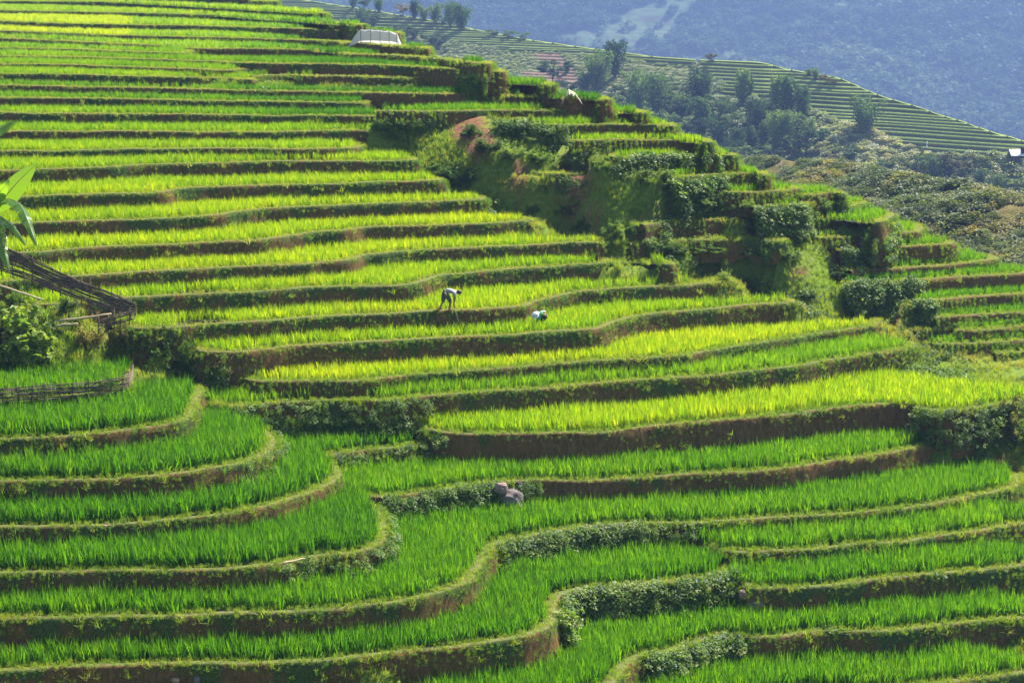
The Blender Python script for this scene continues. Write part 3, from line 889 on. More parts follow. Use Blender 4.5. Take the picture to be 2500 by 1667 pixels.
RICE = proto_collection('rice_tuft', [tuft('r', M_RICE, 15, 1.0, 0.052, 0.17, 0.15, 0.50, 100 + k) for k in range(5)])
GRASS = proto_collection('grass_tuft', [tuft('g', M_GRASS, 18, 1.0, 0.075, 0.50, 0.40, 1.1, 200 + k) for k in range(5)])
WEED = proto_collection('weed_plant', [weed('w', M_WEED, 60, 1.0, 0.34, 300 + k) for k in range(4)])

# ---- rice
cell = 0.20
gx = np.arange(GX0, GX1, cell); gy = np.arange(GY0, GY1, cell)
X, Y = np.meshgrid(gx, gy); X = X.ravel(); Y = Y.ravel()
X = X + RNG.uniform(-.08, .08, len(X)); Y = Y + RNG.uniform(-.08, .08, len(Y))
tz, tl = topz_at(X, Y)
ok = (tl >= 0)
X, Y, tz, tl = X[ok], Y[ok], tz[ok], tl[ok]
ok = in_view(np.stack([X, Y, tz + .2], 1))
X, Y, tz, tl = X[ok], Y[ok], tz[ok], tl[ok]
# keep a strip of bare bank behind each lip
ok = np.ones(len(X), bool)
for dx, dy, r in ((0, -1, .50), (.7, -.7, .50), (-.7, -.7, .46), (1, 0, .42), (-1, 0, .35), (0, 1, .1), (.7, .7, .3)):
    t2, l2 = topz_at(X + dx * r, Y + dy * r)
    ok &= (t2 >= tz - 0.02)
X, Y, tz, tl = X[ok], Y[ok], tz[ok], tl[ok]
# the slope rises through the back of a terrace: no rice there
bz = base_s(X, Y)
ok = (bz < tz + 0.55) | np.isin(np.array([L['name'] for L in layers])[tl], ['T1', 'T2', 'T3', 'U0', 'U1', 'U2', 'U3', 'U4', 'U5', 'U6', 'U7', 'U8', 'U9'])
ok &= RNG.random(len(X)) > np.where(Y > 130, .62, 0.03)
ok &= vnoise(X * 1.3, Y * 1.3) > -.46
X, Y, tz, tl = X[ok], Y[ok], tz[ok], tl[ok]
tint = np.array([L['tint'] for L in layers])[tl]; rh = np.array([L['rh'] for L in layers])[tl]
u, v, d = project(np.stack([X, Y, tz], 1))
WILD = [[(980, 300), (1080, 330), (1120, 400), (1220, 470), (1340, 590), (1250, 520), (1150, 440), (1040, 400)],
        ]
def in_poly(u, v, poly):
    c = np.zeros(len(u), bool); n = len(poly)
    for i in range(n):
        x1, y1 = poly[i]; x2, y2 = poly[(i + 1) % n]
        cond = ((y1 > v) != (y2 > v))
        with np.errstate(divide='ignore', invalid='ignore'):
            xi = (x2 - x1) * (v - y1) / (y2 - y1 + 1e-12) + x1
        c ^= cond & (u < xi)
    return c
# the upper rows turn bluish green towards the right, the left rows stay yellow
nm_of = np.array([L['name'] for L in layers])[tl]
upper = np.isin(nm_of, ['U4', 'U5', 'U7', 'U10', 'U12', 'U11', 'U3', 'U2'])
tint = np.where(upper, tint - 0.40 * np.clip((u - 520) / 260, 0, 1), tint)
tint = np.where(np.isin(nm_of, ['U3', 'U4']) & (u < 320), 0.97, tint)
tint = np.where(np.isin(nm_of, ['U23', 'U25', 'U24']), tint - 0.30 * np.clip((700 - u) / 300, 0, 1) , tint)
tint = tint + 0.16 * fbm(X * .22, Y * .5, 3) + RNG.normal(0, .09, len(X))
hh = rh * (1 + 0.20 * fbm(X * .35 + 9, Y * .6, 3) + RNG.normal(0, .11, len(X)))
s_xy = rh * RNG.uniform(.9, 1.2, len(X)) * np.where(Y > 130, 1.6, 1.0)
Pts = np.stack([X, Y, tz - 0.10], 1)
lean = 0.10 + 0.15 * fbm(X * .3, Y * .3 + 40, 2)
rot = np.stack([RNG.normal(0, .10, len(X)), lean * .6 + RNG.normal(0, .08, len(X)), RNG.uniform(0, 6.28, len(X))], 1)
scatter('rice', RICE, Pts, rot, np.stack([s_xy, s_xy, hh], 1), np.clip(tint, 0, 1), RNG.integers(0, 5, len(X)),
        'young green rice standing in dense rows on every terrace', 'rice')
print('rice', len(X))

# ---- grass along the lips, on the walls, and over the wild slope
gp = []; gr = []; gs = []; gt = []
wp = []; wr = []; ws = []; wt = []
def bank(name):      # how weedy a wall is
    return {'U22': .5, 'U23': .5, 'U24': .7, 'U21': .4, 'R4': .9, 'U26A': 1.0, 'L2': .5}.get(name, .22)
for li, L in enumerate(layers):
    W, Nn, z, dep = L['W'], L['N'], L['z'], L['dep']
    if not in_view(np.column_stack([W, np.full(len(W), z)]), 200).any(): continue
    Ls = len(W) * 0.28
    near = 1.25 if z < 14 else 1.0
    n = int(Ls * 26 * near)
    i = RNG.integers(0, len(W), n)
    off = RNG.uniform(-0.06, 0.50, n)
    p = W[i] + Nn[i] * off[:, None] + RNG.uniform(-.14, .14, (n, 2))
    t_, l_ = topz_at(p[:, 0], p[:, 1])
    zz = np.where(off < 0.0, z - .05, z + 0.0)
    good = (t_ <= z + 0.02)
    h = RNG.uniform(.06, .17, n) * (1.25 if z < 14 else 1.0)
    yb = 0.74 + 0.22 * RNG.random(n) + 0.2 * vnoise(p[:, 0] * .3, p[:, 1] * .3) - (0.16 if z < 14 else 0)
    gp.append(np.column_stack([p, zz])[good]); gs.append(np.stack([h * .9, h * .9, h], 1)[good]); gt.append(yb[good])
    tiltx = RNG.normal(0, .25, n)
    gr.append(np.stack([tiltx, RNG.normal(0, .25, n), RNG.uniform(0, 6.28, n)], 1)[good])
    # hanging grass and tufts on the wall face
    n = int(Ls * dep.mean() * (40 if z < 17 else 30))
    i = RNG.integers(0, len(W), n); f = RNG.random(n) ** 1.9
    dd = dep[i] * f
    bat = 0.07 + 0.16 * dd
    p = W[i] - Nn[i] * bat[:, None] + RNG.uniform(-.1, .1, (n, 2))
    zz = z - 0.06 - dd
    nz = fbm(p[:, 0] * .45 + z, zz * 1.2 + p[:, 1] * .3, 3)
    keep = nz + RNG.normal(0, .14, n) + .30 * (1 - f) ** 3 > 0.12 - bank(L['name']) * 0.8 + 0.3 * (L['name'] in ('U25', 'U26', 'R9', 'R10', 'R11', 'R12', 'R8'))
    h = RNG.uniform(.05, .15, n)
    big = RNG.random(n) < .05
    h = np.where(big, h * 2.4, h)
    rx = Nn[i][:, 1]; 
    azo = np.arctan2(-Nn[i][:, 1], -Nn[i][:, 0])
    # tilt outward from the wall: rotate about the wall tangent
    tl_ = RNG.uniform(.3, 1.3, n)
    rot_ = np.stack([np.zeros(n), tl_, azo + RNG.normal(0, .5, n)], 1)
    gp.append(np.column_stack([p, zz])[keep]); gs.append(np.stack([h, h, h * 1.1], 1)[keep])
    gt.append((0.25 + 0.35 * RNG.random(n) + 0.3 * big)[keep]); gr.append(rot_[keep])

    # tall faces are overgrown low down
    if L['name'] not in ('U25', 'U26', 'U30', 'U31', 'R9', 'R10'):
        tall = np.nonzero(dep > (1.25 if L['name'][0] in 'RG' or L['name'].endswith('R') else 1.75))[0]
        endz = np.r_[np.arange(min(14, len(W))), np.arange(max(0, len(W) - 14), len(W))] if L['name'][0] in 'URG' else np.array([], int)
        for sel, lo_, dn, sz in ((tall, .35, 34, .30), (endz, .0, 40, .16)):
            if not len(sel): continue
            n = int(len(sel) * .28 * dep[sel].mean() * dn)
            i = RNG.choice(sel, n); f = RNG.uniform(lo_, 1, n); dd = dep[i] * f
            p = W[i] - Nn[i] * (0.12 + .2 * dd + RNG.uniform(-.05, .12, n))[:, None]
            azo = np.arctan2(-Nn[i][:, 1], -Nn[i][:, 0])
            h = RNG.uniform(.5, 1.1, n) * sz
            r_ = np.stack([np.zeros(n), RNG.uniform(.3, 1.2, n), azo + RNG.normal(0, .5, n)], 1)
            q = RNG.random(n) < (.45 if lo_ else .12)
            P3 = np.column_stack([p, z - .04 - dd])
            wp.append(P3[q]); ws.append(np.stack([h, h, h], 1)[q]); wt.append(RNG.uniform(.15, .8, n)[q]); wr.append(r_[q])
            gp.append(P3[~q]); gs.append(np.stack([h, h, h * 1.2], 1)[~q]); gt.append(RNG.uniform(.3, .8, n)[~q]); gr.append(r_[~q])

# wild slope, sown by surface area so that steep banks are covered too
gyz, gxz = np.gradient(BZ, bs)
area = bs * bs * np.sqrt(1 + np.minimum(gyz ** 2 + gxz ** 2, 12))
cb = BX + bs / 2; cy_ = BY + bs / 2
t_, l_ = topz_at(cb.ravel(), cy_.ravel())
wildc = (((l_ < 0) | (base_s(cb.ravel(), cy_.ravel()) > t_ + 0.30)) & in_view(np.stack([cb.ravel(), cy_.ravel(), BZ.ravel()], 1), 120) & (cy_.ravel() < 165)).reshape(BX.shape)
cnt = RNG.poisson(area * 32 * wildc * (1 - 0.93 * BARE))
ii = np.repeat(np.arange(cnt.size), cnt.ravel())
X = BX.ravel()[ii] + RNG.random(len(ii)) * bs; Y = BY.ravel()[ii] + RNG.random(len(ii)) * bs
g_ = ground_z(X, Y)
gn = np.stack([-gxz.ravel()[ii], -gyz.ravel()[ii], np.ones(len(ii))], 1); gn /= np.linalg.norm(gn, axis=1)[:, None]
tilt = np.arctan2(np.hypot(gn[:, 0], gn[:, 1]), gn[:, 2]) * .6; azn = np.arctan2(gn[:, 1], gn[:, 0])
n1 = fbm(X * .5, Y * .5 + g_ * .3, 3)
keep = n1 < 0.45
X, Y, g_, n1, tilt, azn = X[keep], Y[keep], g_[keep], n1[keep], tilt[keep], azn[keep]
n = len(X)
h = RNG.uniform(.12, .34, n) * (1 + .6 * vnoise(X * .4, Y * .4))
gp.append(np.stack([X, Y, g_ - .01], 1)); gs.append(np.stack([h * .8, h * .8, h * 1.1], 1)); gt.append(0.80 + .5 * fbm(X * .3 + 4, Y * .3, 3) + RNG.normal(0, .10, n))
gr.append(np.stack([RNG.normal(0, .15, n), tilt + RNG.normal(0, .2, n), azn + RNG.normal(0, .3, n)], 1))
m_ = (fbm(X * .35 + 20, Y * .35 + g_ * .2, 3) > .10) & (RNG.random(n) < .22)
k = m_.sum()
wp.append(np.stack([X, Y, g_], 1)[m_]); hw = RNG.uniform(.14, .42, k)
ws.append(np.stack([hw, hw, hw * RNG.uniform(.7, 1.3, k)], 1)); wt.append(RNG.uniform(.1, .8, k))
wr.append(np.stack([RNG.normal(0, .2, k), tilt[m_], azn[m_]], 1))
print('wild', n, k)

# weedy banks: strips of leafy plants along stretches of wall
def bank_strip(name, x0, x1, dens=14, size=(.14, .34), down=(0.0, 1.3), tint=(.2, .8), out=0.15):
    L = [q for q in layers if q['name'] == name][0]
    W, Nn, z = L['W'], L['N'], L['z']
    u, v, d = project(np.column_stack([W, np.full(len(W), z)]))
    idx = np.nonzero((u > x0) & (u < x1))[0]
    if not len(idx): return
    n = int(len(idx) * .28 * dens * (down[1] - down[0]))
    i = RNG.choice(idx, n); dd = RNG.uniform(down[0], down[1], n)
    dd = np.minimum(dd, L['dep'][i])
    p = W[i] - Nn[i] * (out + 0.28 * dd + RNG.uniform(-.1, .25, n))[:, None]
    hw = RNG.uniform(size[0], size[1], n)
    wp.append(np.column_stack([p, z - dd])); ws.append(np.stack([hw, hw, hw], 1)); wt.append(RNG.uniform(*tint, n))
    azo = np.arctan2(-Nn[i][:, 1], -Nn[i][:, 0])
    wr.append(np.stack([np.zeros(n), RNG.uniform(.2, 1.0, n), azo + RNG.normal(0, .6, n)], 1))
    # long grass among the leaves
    n2 = n // 2; j = RNG.choice(idx, n2); d2 = RNG.uniform(down[0], down[1] * .7, n2)
    p2 = W[j] - Nn[j] * (0.12 + .25 * d2)[:, None]; h2 = RNG.uniform(.15, .38, n2)
    gp.append(np.column_stack([p2, z - d2])); gs.append(np.stack([h2 * .7, h2 * .7, h2], 1)); gt.append(RNG.uniform(.4, .85, n2))
    az2 = np.arctan2(-Nn[j][:, 1], -Nn[j][:, 0])
    gr.append(np.stack([np.zeros(n2), RNG.uniform(.1, .7, n2), az2 + RNG.normal(0, .6, n2)], 1))

bank_strip('U26', 930, 1210, 42, (.12, .30), (0, 1.3))
bank_strip('U26', 1210, 1320, 24, (.10, .24), (0, 1.0))
bank_strip('U27', 1210, 1570, 46, (.12, .30), (0, 1.6), (.3, .95))
bank_strip('U27', 1570, 1700, 20, (.08, .2), (0, 1.3))
bank_strip('L6', 1360, 1800, 52, (.14, .34), (0, 1.6), (.3, .95))
bank_strip('U30', 1560, 1815, 48, (.12, .32), (0, 1.3), (.3, .9))
bank_strip('U26A', 690, 1100, 18, (.10, .26), (0, 1.0))
bank_strip('U24', 560, 1040, 15, (.10, .24), (0, 1.3))
bank_strip('U25', 1040, 1095, 20, (.10, .2), (0, 1.0))
bank_strip('L2', 560, 700, 12, (.08, .2), (0, .9))
bank_strip('L4', 690, 960, 20, (.10, .22), (0, .8))
bank_strip('R10', 1990, 2240, 40, (.16, .4), (0, 1.7), (.2, .9))
bank_strip('R11', 2180, 2280, 40, (.16, .4), (0, 1.5), (.2, .9))
bank_strip('R8', 2060, 2150, 40, (.16, .4), (0, 1.7), (.2, .9))
bank_strip('R4', 1800, 1960, 46, (.16, .4), (0, 1.6), (.2, .9))
bank_strip('U13R', 1190, 1390, 26, (.2, .45), (0, 2.2), (.15, .8), .15)
bank_strip('U15R', 1500, 1680, 26, (.2, .45), (0, 2.0), (.15, .8), .15)
bank_strip('U16R', 1560, 1760, 26, (.2, .5), (0.2, 2.2), (.15, .8), .2)
bank_strip('U25', 2240, 2560, 26, (.10, .26), (0, 1.6), (.1, .9))
# small pale flowers on the weedy banks
fp = []
for nm_, a0, a1 in (('U27', 1220, 1570), ('L6', 1370, 1800), ('U30', 1570, 1810), ('U26', 1150, 1330), ('U27', 1650, 1720)):
    L = [q for q in layers if q['name'] == nm_][0]
    u, v, d = project(np.column_stack([L['W'], np.full(len(L['W']), L['z'])])); idx = np.nonzero((u > a0) & (u < a1))[0]
    n = int(len(idx) * .28 * 16)
    if n == 0: continue
    i = RNG.choice(idx, n); dd = RNG.uniform(-.12, .8, n) * RNG.random(n) ** .5
    p = L['W'][i] - L['N'][i] * (.30 + .3 * np.maximum(dd, 0) + RNG.uniform(-.25, .22, n))[:, None]
    fp.append(np.column_stack([p, L['z'] - dd + .12]))
fp = np.vstack(fp); n = len(fp)
M_FLOW = simple_mat('pale_petal', (0.70, 0.72, 0.78), (0.55, 0.58, 0.66), 20, .6)
def flower(seed):
    rng = np.random.default_rng(seed); V = []; F = []
    for k in range(7):
        c = rng.normal(0, .55, 3)
        for q in range(3):
            d = rng.normal(0, 1, 3); e = np.cross(d, rng.normal(0, 1, 3)); d /= np.linalg.norm(d); e /= np.linalg.norm(e); b_ = len(V)
            V += [tuple(c - d * .4), tuple(c + e * .4), tuple(c + d * .4), tuple(c - e * .4)]; F.append((b_, b_ + 1, b_ + 2, b_ + 3))
    return mesh_obj('f', V, F, [M_FLOW], link=False)
FLOW = proto_collection('flower_head', [flower(700 + k) for k in range(3)])
scatter('flowers', FLOW, fp, RNG.uniform(0, 6, (n, 3)), np.full((n, 3), .030) * RNG.uniform(.6, 1.3, (n, 1)), RNG.random(n), RNG.integers(0, 3, n), 'tiny pale flowers sprinkled over the weedy banks', 'flowers')
scatter('bank_grass', GRASS, np.vstack(gp), np.vstack(gr), np.vstack(gs), np.clip(np.concatenate(gt), 0, 1), RNG.integers(0, 5, sum(map(len, gp))),
        'short yellow green grass on the terrace lips, walls and slopes', 'grass')
scatter('weeds', WEED, np.vstack(wp), np.vstack(wr), np.vstack(ws), np.clip(np.concatenate(wt), 0, 1), RNG.integers(0, 4, sum(map(len, wp))),
        'leafy weeds growing thickly over the banks and the gully', 'weeds')
print('grass', sum(map(len, gp)), 'weeds', sum(map(len, wp)))
# ------------------------------------------------------------------ the spurs and the mountain across the valley
from mathutils.bvhtree import BVHTree

def lerp_rows(tab, xs):
    tab = np.array(tab, float)
    return np.stack([np.interp(xs, tab[:, 0], tab[:, k]) for k in (1, 2)], 1)

def far_ground_mat(name, stops_green, tread, wallc, dry=None):
    """reg: 0 scrub, 1 rice terraces, 2 bare earth; wh: 1 on a terrace wall"""
    m, nt = new_mat(name)
    out = N(nt, 'ShaderNodeOutputMaterial')
    pb = N(nt, 'ShaderNodeBsdfPrincipled'); pb.inputs['Roughness'].default_value = 0.95
    pb.inputs['Specular IOR Level'].default_value = 0.05
    geo = N(nt, 'ShaderNodeNewGeometry')
    n1 = noise(nt, 0.12, 6, 0.7, geo.outputs['Position']); n2 = noise(nt, 0.8, 5, 0.7, geo.outputs['Position'])
    g = ramp(nt, stops_green, math_n(nt, 'ADD', math_n(nt, 'MULTIPLY', n1, .6), math_n(nt, 'MULTIPLY', n2, .4)))
    wh = N(nt, 'ShaderNodeAttribute', attribute_name='wh'); rg = N(nt, 'ShaderNodeAttribute', attribute_name='reg')
    tr = mixc(nt, tread, tuple(c * .6 for c in tread), n2)
    tw = mixc(nt, tr, wallc, wh.outputs['Fac'])
    c = mixc(nt, g.outputs[0], tw, math_n(nt, 'MULTIPLY', math_n(nt, 'SUBTRACT', rg.outputs['Fac'], 0.3), 2.0, True))
    c = mixc(nt, c, (0.24, 0.16, 0.11), math_n(nt, 'MULTIPLY', math_n(nt, 'SUBTRACT', rg.outputs['Fac'], 1.4), 3.0, True))
    nt.links.new(c, pb.inputs['Base Color'])
    bp = N(nt, 'ShaderNodeBump'); bp.inputs['Strength'].default_value = 0.7; bp.inputs['Distance'].default_value = 0.5
    nt.links.new(n2, bp.inputs['Height']); nt.links.new(bp.outputs[0], pb.inputs['Normal'])
    nt.links.new(pb.outputs[0], out.inputs['Surface'])
    return m
M_SPUR = far_ground_mat('spur_ground', [(0.35, (0.100, 0.130, 0.050)), (0.5, (0.190, 0.200, 0.095)), (0.65, (0.300, 0.270, 0.150))],
                        (0.270, 0.350, 0.090), (0.140, 0.120, 0.065))
M_SHRUB_G = far_ground_mat('shrub_ridge_ground', [(0.35, (0.050, 0.065, 0.020)), (0.5, (0.130, 0.110, 0.035)), (0.65, (0.170, 0.130, 0.055))],
                           (0.12, 0.16, 0.04), (0.1, 0.06, 0.03))
M_MOUNT = far_ground_mat('mountain_ground', [(0.35, (0.030, 0.055, 0.020)), (0.65, (0.060, 0.085, 0.035))], (0.075, 0.120, 0.045), (0.050, 0.050, 0.028))

# ---- the terraced spur
RID_A = [(560, -45, 7.2), (700, -3, 7.7), (800, 10, 8.0), (940, 32, 8.4), (1150, 72, 8.9), (1290, 100, 9.3), (1450, 122, 9.7), (1590, 142, 10.1),
         (1700, 150, 10.4), (1860, 156, 10.8), (1920, 172, 10.9), (2050, 195, 11.3), (2150, 237, 11.6), (2300, 283, 12.1), (2420, 325, 12.5), (2620, 385, 13.0)]
BOT_A = [(560, 90, 7.6), (900, 170, 8.8), (1150, 240, 9.8), (1400, 330, 10.8), (1600, 430, 11.7), (1900, 500, 12.5), (2200, 540, 12.9), (2620, 640, 13.8)]
xsA = np.linspace(560, 2620, 620)
ra = lerp_rows(RID_A, xsA); ba = lerp_rows(BOT_A, xsA)
k_ = 13
for arr in (ra, ba):
    for c_ in (0, 1):
        arr[:, c_] = np.convolve(np.pad(arr[:, c_], k_ // 2, 'edge'), np.ones(k_) / k_, 'valid')
RA3 = np.array([at_s(x, y, s) for x, (y, s) in zip(xsA, ra)])
BA3 = np.array([at_s(x, y, s) for x, (y, s) in zip(xsA, ba)])
NV = 140
vv = np.linspace(0, 1, NV)
G = RA3[:, None, :] * (1 - vv)[None, :, None] + BA3[:, None, :] * vv[None, :, None]        # columns x rows
G[:, :, 1] += 3.0 * fbm(G[:, :, 0] * .02, vv[None, :] * 2.5 + 0 * G[:, :, 0], 3) * np.sin(np.pi * np.clip(vv * 1.3, 0, 1))[None, :]
STEP = 0.62
zmin, zmax = G[..., 2].min(), G[..., 2].max()
_ls = [zmax]
while _ls[-1] > zmin: _ls.append(_ls[-1] - STEP * random.uniform(.72, 1.35))
levels = np.array(_ls)
cols = []
T1 = [(540, -60), (700, -20), (1150, 60), (1290, 92), (1440, 112), (1600, 135), (1600, 152), (1480, 140), (1380, 130), (1250, 122), (1150, 105), (1020, 92), (930, 75), (880, 60), (760, 60), (540, 60)]
T2 = [(1700, 140), (1860, 148), (2060, 190), (2620, 370), (2620, 392), (2450, 378), (2300, 375), (2210, 352), (2130, 318), (2030, 288), (1975, 265), (1915, 242), (1750, 235), (1765, 205), (1725, 180)]
T3 = [(1370, 105), (1480, 118), (1600, 135), (1700, 140), (1700, 158), (1560, 150), (1480, 142)]
T4 = [(2390, 378), (2640, 390), (2640, 470), (2480, 470), (2420, 420)]
E1 = [(1304, 128), (1375, 133), (1382, 160), (1325, 160)]; E2 = [(1270, 172), (1400, 160), (1415, 195), (1405, 215), (1350, 215), (1280, 185)]
PATH = [(1965, 262), (1985, 268), (2005, 295), (2030, 318), (2080, 326), (2130, 340), (2190, 365), (2180, 368), (2120, 347), (2070, 331), (2020, 322), (1992, 298)]
V = []; WH = []; RG_ = []
nL = len(levels)
rowsP = []
for ci in range(len(xsA)):
    col = G[ci]
    z = col[:, 2]; o = np.argsort(z)
    lz = np.clip(levels, z.min(), z.max())
    # small waver so that the walls are not ruled lines
    jit = 0.35 * fbm(np.full(nL, ci * .03), levels * 1.7, 2)
    x_ = np.interp(lz + jit * 0, z[o], col[o, 0]); y_ = np.interp(lz, z[o], col[o, 1])
    rowsP.append(np.stack([x_, y_, lz], 1))
rowsP = np.array(rowsP)                                       # col, level, 3
u_, v_, d_ = project(rowsP.reshape(-1, 3))
uu, v2 = u_.reshape(rowsP.shape[:2]), v_.reshape(rowsP.shape[:2])
reg = np.zeros(rowsP.shape[:2])
for poly in (T1, T2, T3, T4): reg[in_poly(uu.ravel(), v2.ravel(), poly).reshape(reg.shape)] = 1
for poly in (E1, E2, PATH): reg[in_poly(uu.ravel(), v2.ravel(), poly).reshape(reg.shape)] = 2
terr = reg == 1
lip = rowsP.copy()
lip[..., 1] -= np.where(terr, 0.0, 0.0)
foot = rowsP.copy()                                           # foot of each lip's wall, one step lower
nxt = np.concatenate([rowsP[:, 1:], rowsP[:, -1:]], 1)
foot[..., 2] = np.where(terr, np.maximum(nxt[..., 2], rowsP[..., 2] - STEP * 1.4), rowsP[..., 2] * .5 + nxt[..., 2] * .5)
foot[..., 0] = np.where(terr, rowsP[..., 0], rowsP[..., 0] * .5 + nxt[..., 0] * .5)
foot[..., 1] = np.where(terr, rowsP[..., 1] - 0.12, rowsP[..., 1] * .5 + nxt[..., 1] * .5)
bump_ = 0.9 * fbm(rowsP[..., 0] * .12, rowsP[..., 2] * .3, 4)
wav = 0.30 * fbm(rowsP[..., 0] * .035, rowsP[..., 2] * .9, 3)
for A_ in (lip, foot): A_[..., 2] += np.where(reg == 1, wav, 0)
for A_ in (lip, foot): A_[..., 2] += np.where(reg == 0, bump_, 0) * np.clip((xsA[:, None] * 0 + 1), 0, 1)
NC = len(xsA)
RT = 0.30                                                    # the rice stands this high on the treads
A3_ = lip.copy(); A3_[..., 2] += np.where(terr, RT, 0.01); A3_[..., 1] += np.where(terr, 0.25, 0.0)
foot[..., 2] = np.where(terr, np.minimum(foot[..., 2] + RT, lip[..., 2] - .05), foot[..., 2])
VV = np.empty((NC, nL * 3, 3)); VV[:, 0::3] = A3_; VV[:, 1::3] = lip; VV[:, 2::3] = foot
ids = np.arange(NC * nL * 3).reshape(NC, nL * 3)
F = np.stack([ids[:-1, :-1], ids[:-1, 1:], ids[1:, 1:], ids[1:, :-1]], -1)
iswall = np.zeros(F.shape[:2]); iswall[:, 1::3] = 1
rgv = np.repeat(reg, 3, axis=1)
spur = mesh_obj('spur', VV.reshape(-1, 3), F.reshape(-1, 4), [M_SPUR], smooth=False)
a = spur.data.attributes.new('wh', 'FLOAT', 'FACE'); a.data.foreach_set('value', iswall.ravel().astype(np.float32))
a = spur.data.attributes.new('reg', 'FLOAT', 'POINT'); a.data.foreach_set('value', rgv.ravel().astype(np.float32))
tag(spur, 'hazy spur with thin pale terraces across the valley', 'hill', kind='structure')
bvhA = BVHTree.FromPolygons([tuple(v) for v in VV.reshape(-1, 3)], [tuple(int(i) for i in f) for f in F.reshape(-1, 4)])

# back side of the spur, so that it is a solid hill
BK = RA3.copy(); BK[:, 1] += 160; BK[:, 2] -= 75
VB = np.vstack([VV[:, 0], BK]); n0 = NC
FB = np.array([(i, i + 1, n0 + i + 1, n0 + i) for i in range(NC - 1)])
sb = mesh_obj('spur_back', VB, FB, [M_SPUR]); tag(sb, 'far side of the terraced spur', 'hill', kind='structure')
for nm_, v0 in (('wh', 0.0), ('reg', 0.0)):
    a = sb.data.attributes.new(nm_, 'FLOAT', 'POINT'); a.data.foreach_set('value', np.full(len(VB), v0, np.float32))

# ---- the nearer shrub ridge
def ridge_surface(name, rid, bot, nxs, nvs, amp, freq, mat, seed, back=60, drop=35):
    xs = np.linspace(rid[0][0], rid[-1][0], nxs)
    r_ = lerp_rows(rid, xs); b_ = lerp_rows(bot, xs)
    A3 = np.array([at_s(x, y, s) for x, (y, s) in zip(xs, r_)]); B3 = np.array([at_s(x, y, s) for x, (y, s) in zip(xs, b_)])
    v = np.linspace(-0.35, 1, nvs)
    Gm = A3[:, None] * (1 - v)[None, :, None] + B3[:, None] * v[None, :, None]
    # the part beyond the crest bends down again
    over = np.clip(-v, 0, 1)[None, :]
    Gm[..., 2] = np.where(v[None, :] < 0, A3[:, None, 2] - over * drop, Gm[..., 2]); 
    Gm[..., 1] = np.where(v[None, :] < 0, A3[:, None, 1] + over * back, Gm[..., 1])
    env = np.clip(np.abs(v) * 6 + .25, 0, 1)[None, :]
    Gm[..., 2] += amp * fbm(Gm[..., 0] * freq + seed, Gm[..., 1] * freq, 5) * env
    i_ = np.arange(nxs * nvs).reshape(nxs, nvs)
    F = np.stack([i_[:-1, :-1], i_[:-1, 1:], i_[1:, 1:], i_[1:, :-1]], -1).reshape(-1, 4)
    o = mesh_obj(name, Gm.reshape(-1, 3), F, [mat], smooth=True)
    bv = BVHTree.FromPolygons([tuple(p) for p in Gm.reshape(-1, 3)], [tuple(int(k) for k in f) for f in F])
    return o, Gm, bv

RID_M = [(1700, 420, 21), (1829, 397, 22), (1918, 390, 23), (2040, 402, 24), (2108, 411, 24.5), (2210, 435, 25.5), (2300, 452, 26), (2346, 456, 26.5), (2414, 468, 27), (2520, 492, 28), (2640, 520, 29)]
BOT_M = [(1700, 500, 22.5), (1900, 560, 26), (2100, 640, 29), (2300, 700, 31), (2640, 800, 34)]
shr, GM, bvhM = ridge_surface('shrub_ridge', RID_M, BOT_M, 150, 70, 1.5, .12, M_SHRUB_G, 3)
tag(shr, 'shrubby ridge of dry grass and red earth behind the near terraces', 'hill', kind='structure')
uM, vM, _ = project(GM.reshape(-1, 3))
rg = np.zeros(len(uM))
for x_, y_, r_ in ((1900, 398, 16), (2240, 440, 14), (2340, 560, 12), (2480, 540, 10), (2430, 480, 10), (2360, 590, 10)):
    rg = np.maximum(rg, np.where(np.hypot(uM - x_, (vM - y_) * 1.8) < r_ * (1 + .5 * fbm(uM * .05, vM * .05, 2)), 2, 0))
for nm_, v0 in (('wh', np.zeros(len(uM))), ('reg', rg)):
    a = shr.data.attributes.new(nm_, 'FLOAT', 'POINT'); a.data.foreach_set('value', np.asarray(v0, np.float32))

# ---- the mountain
RID_B = [(200, -170, 2.55), (1400, -175, 2.6), (2000, -170, 2.65), (2900, -160, 2.75)]
BOT_B = [(200, 330, 3.1), (1400, 420, 3.3), (2000, 470, 3.4), (2900, 520, 3.6)]
mt, GB, bvhB = ridge_surface('mountain', RID_B, BOT_B, 220, 150, 42, .0050, M_MOUNT, 11, back=500, drop=200)
tag(mt, 'forested blue mountainside across the valley', 'mountain', kind='structure')
uB, vB, _ = project(GB.reshape(-1, 3))
FT = [[(1330, 90), (1450, 55), (1560, 5), (1700, -20), (1690, 10), (1655, 50), (1640, 85), (1570, 130), (1470, 125)], [(1650, 150), (1690, 122), (1790, 112), (1850, 135), (1830, 152)],
      [(2050, -20), (2130, 0), (2100, 30), (2000, 40)], [(1900, 50), (1990, 20), (1980, 60), (1900, 80)]]
rg = np.zeros(len(uB))
for p_ in FT: rg[in_poly(uB, vB, p_)] = 1
zb = GB.reshape(-1, 3)[:, 2]
for nm_, v0 in (('wh', (np.mod(zb, 2.6) < 0.9).astype(float)), ('reg', rg)):
    a = mt.data.attributes.new(nm_, 'FLOAT', 'POINT'); a.data.foreach_set('value', np.asarray(v0, np.float32))
# valley floor
vf = mesh_obj('valley_floor', [(-1590, -110, -150), (1990, -110, -150), (1990, 2470, -150), (-1590, 2470, -150)], [(0, 1, 2, 3)], [M_MOUNT])
tag(vf, 'dark floor of the valley', 'valley floor', kind='structure')

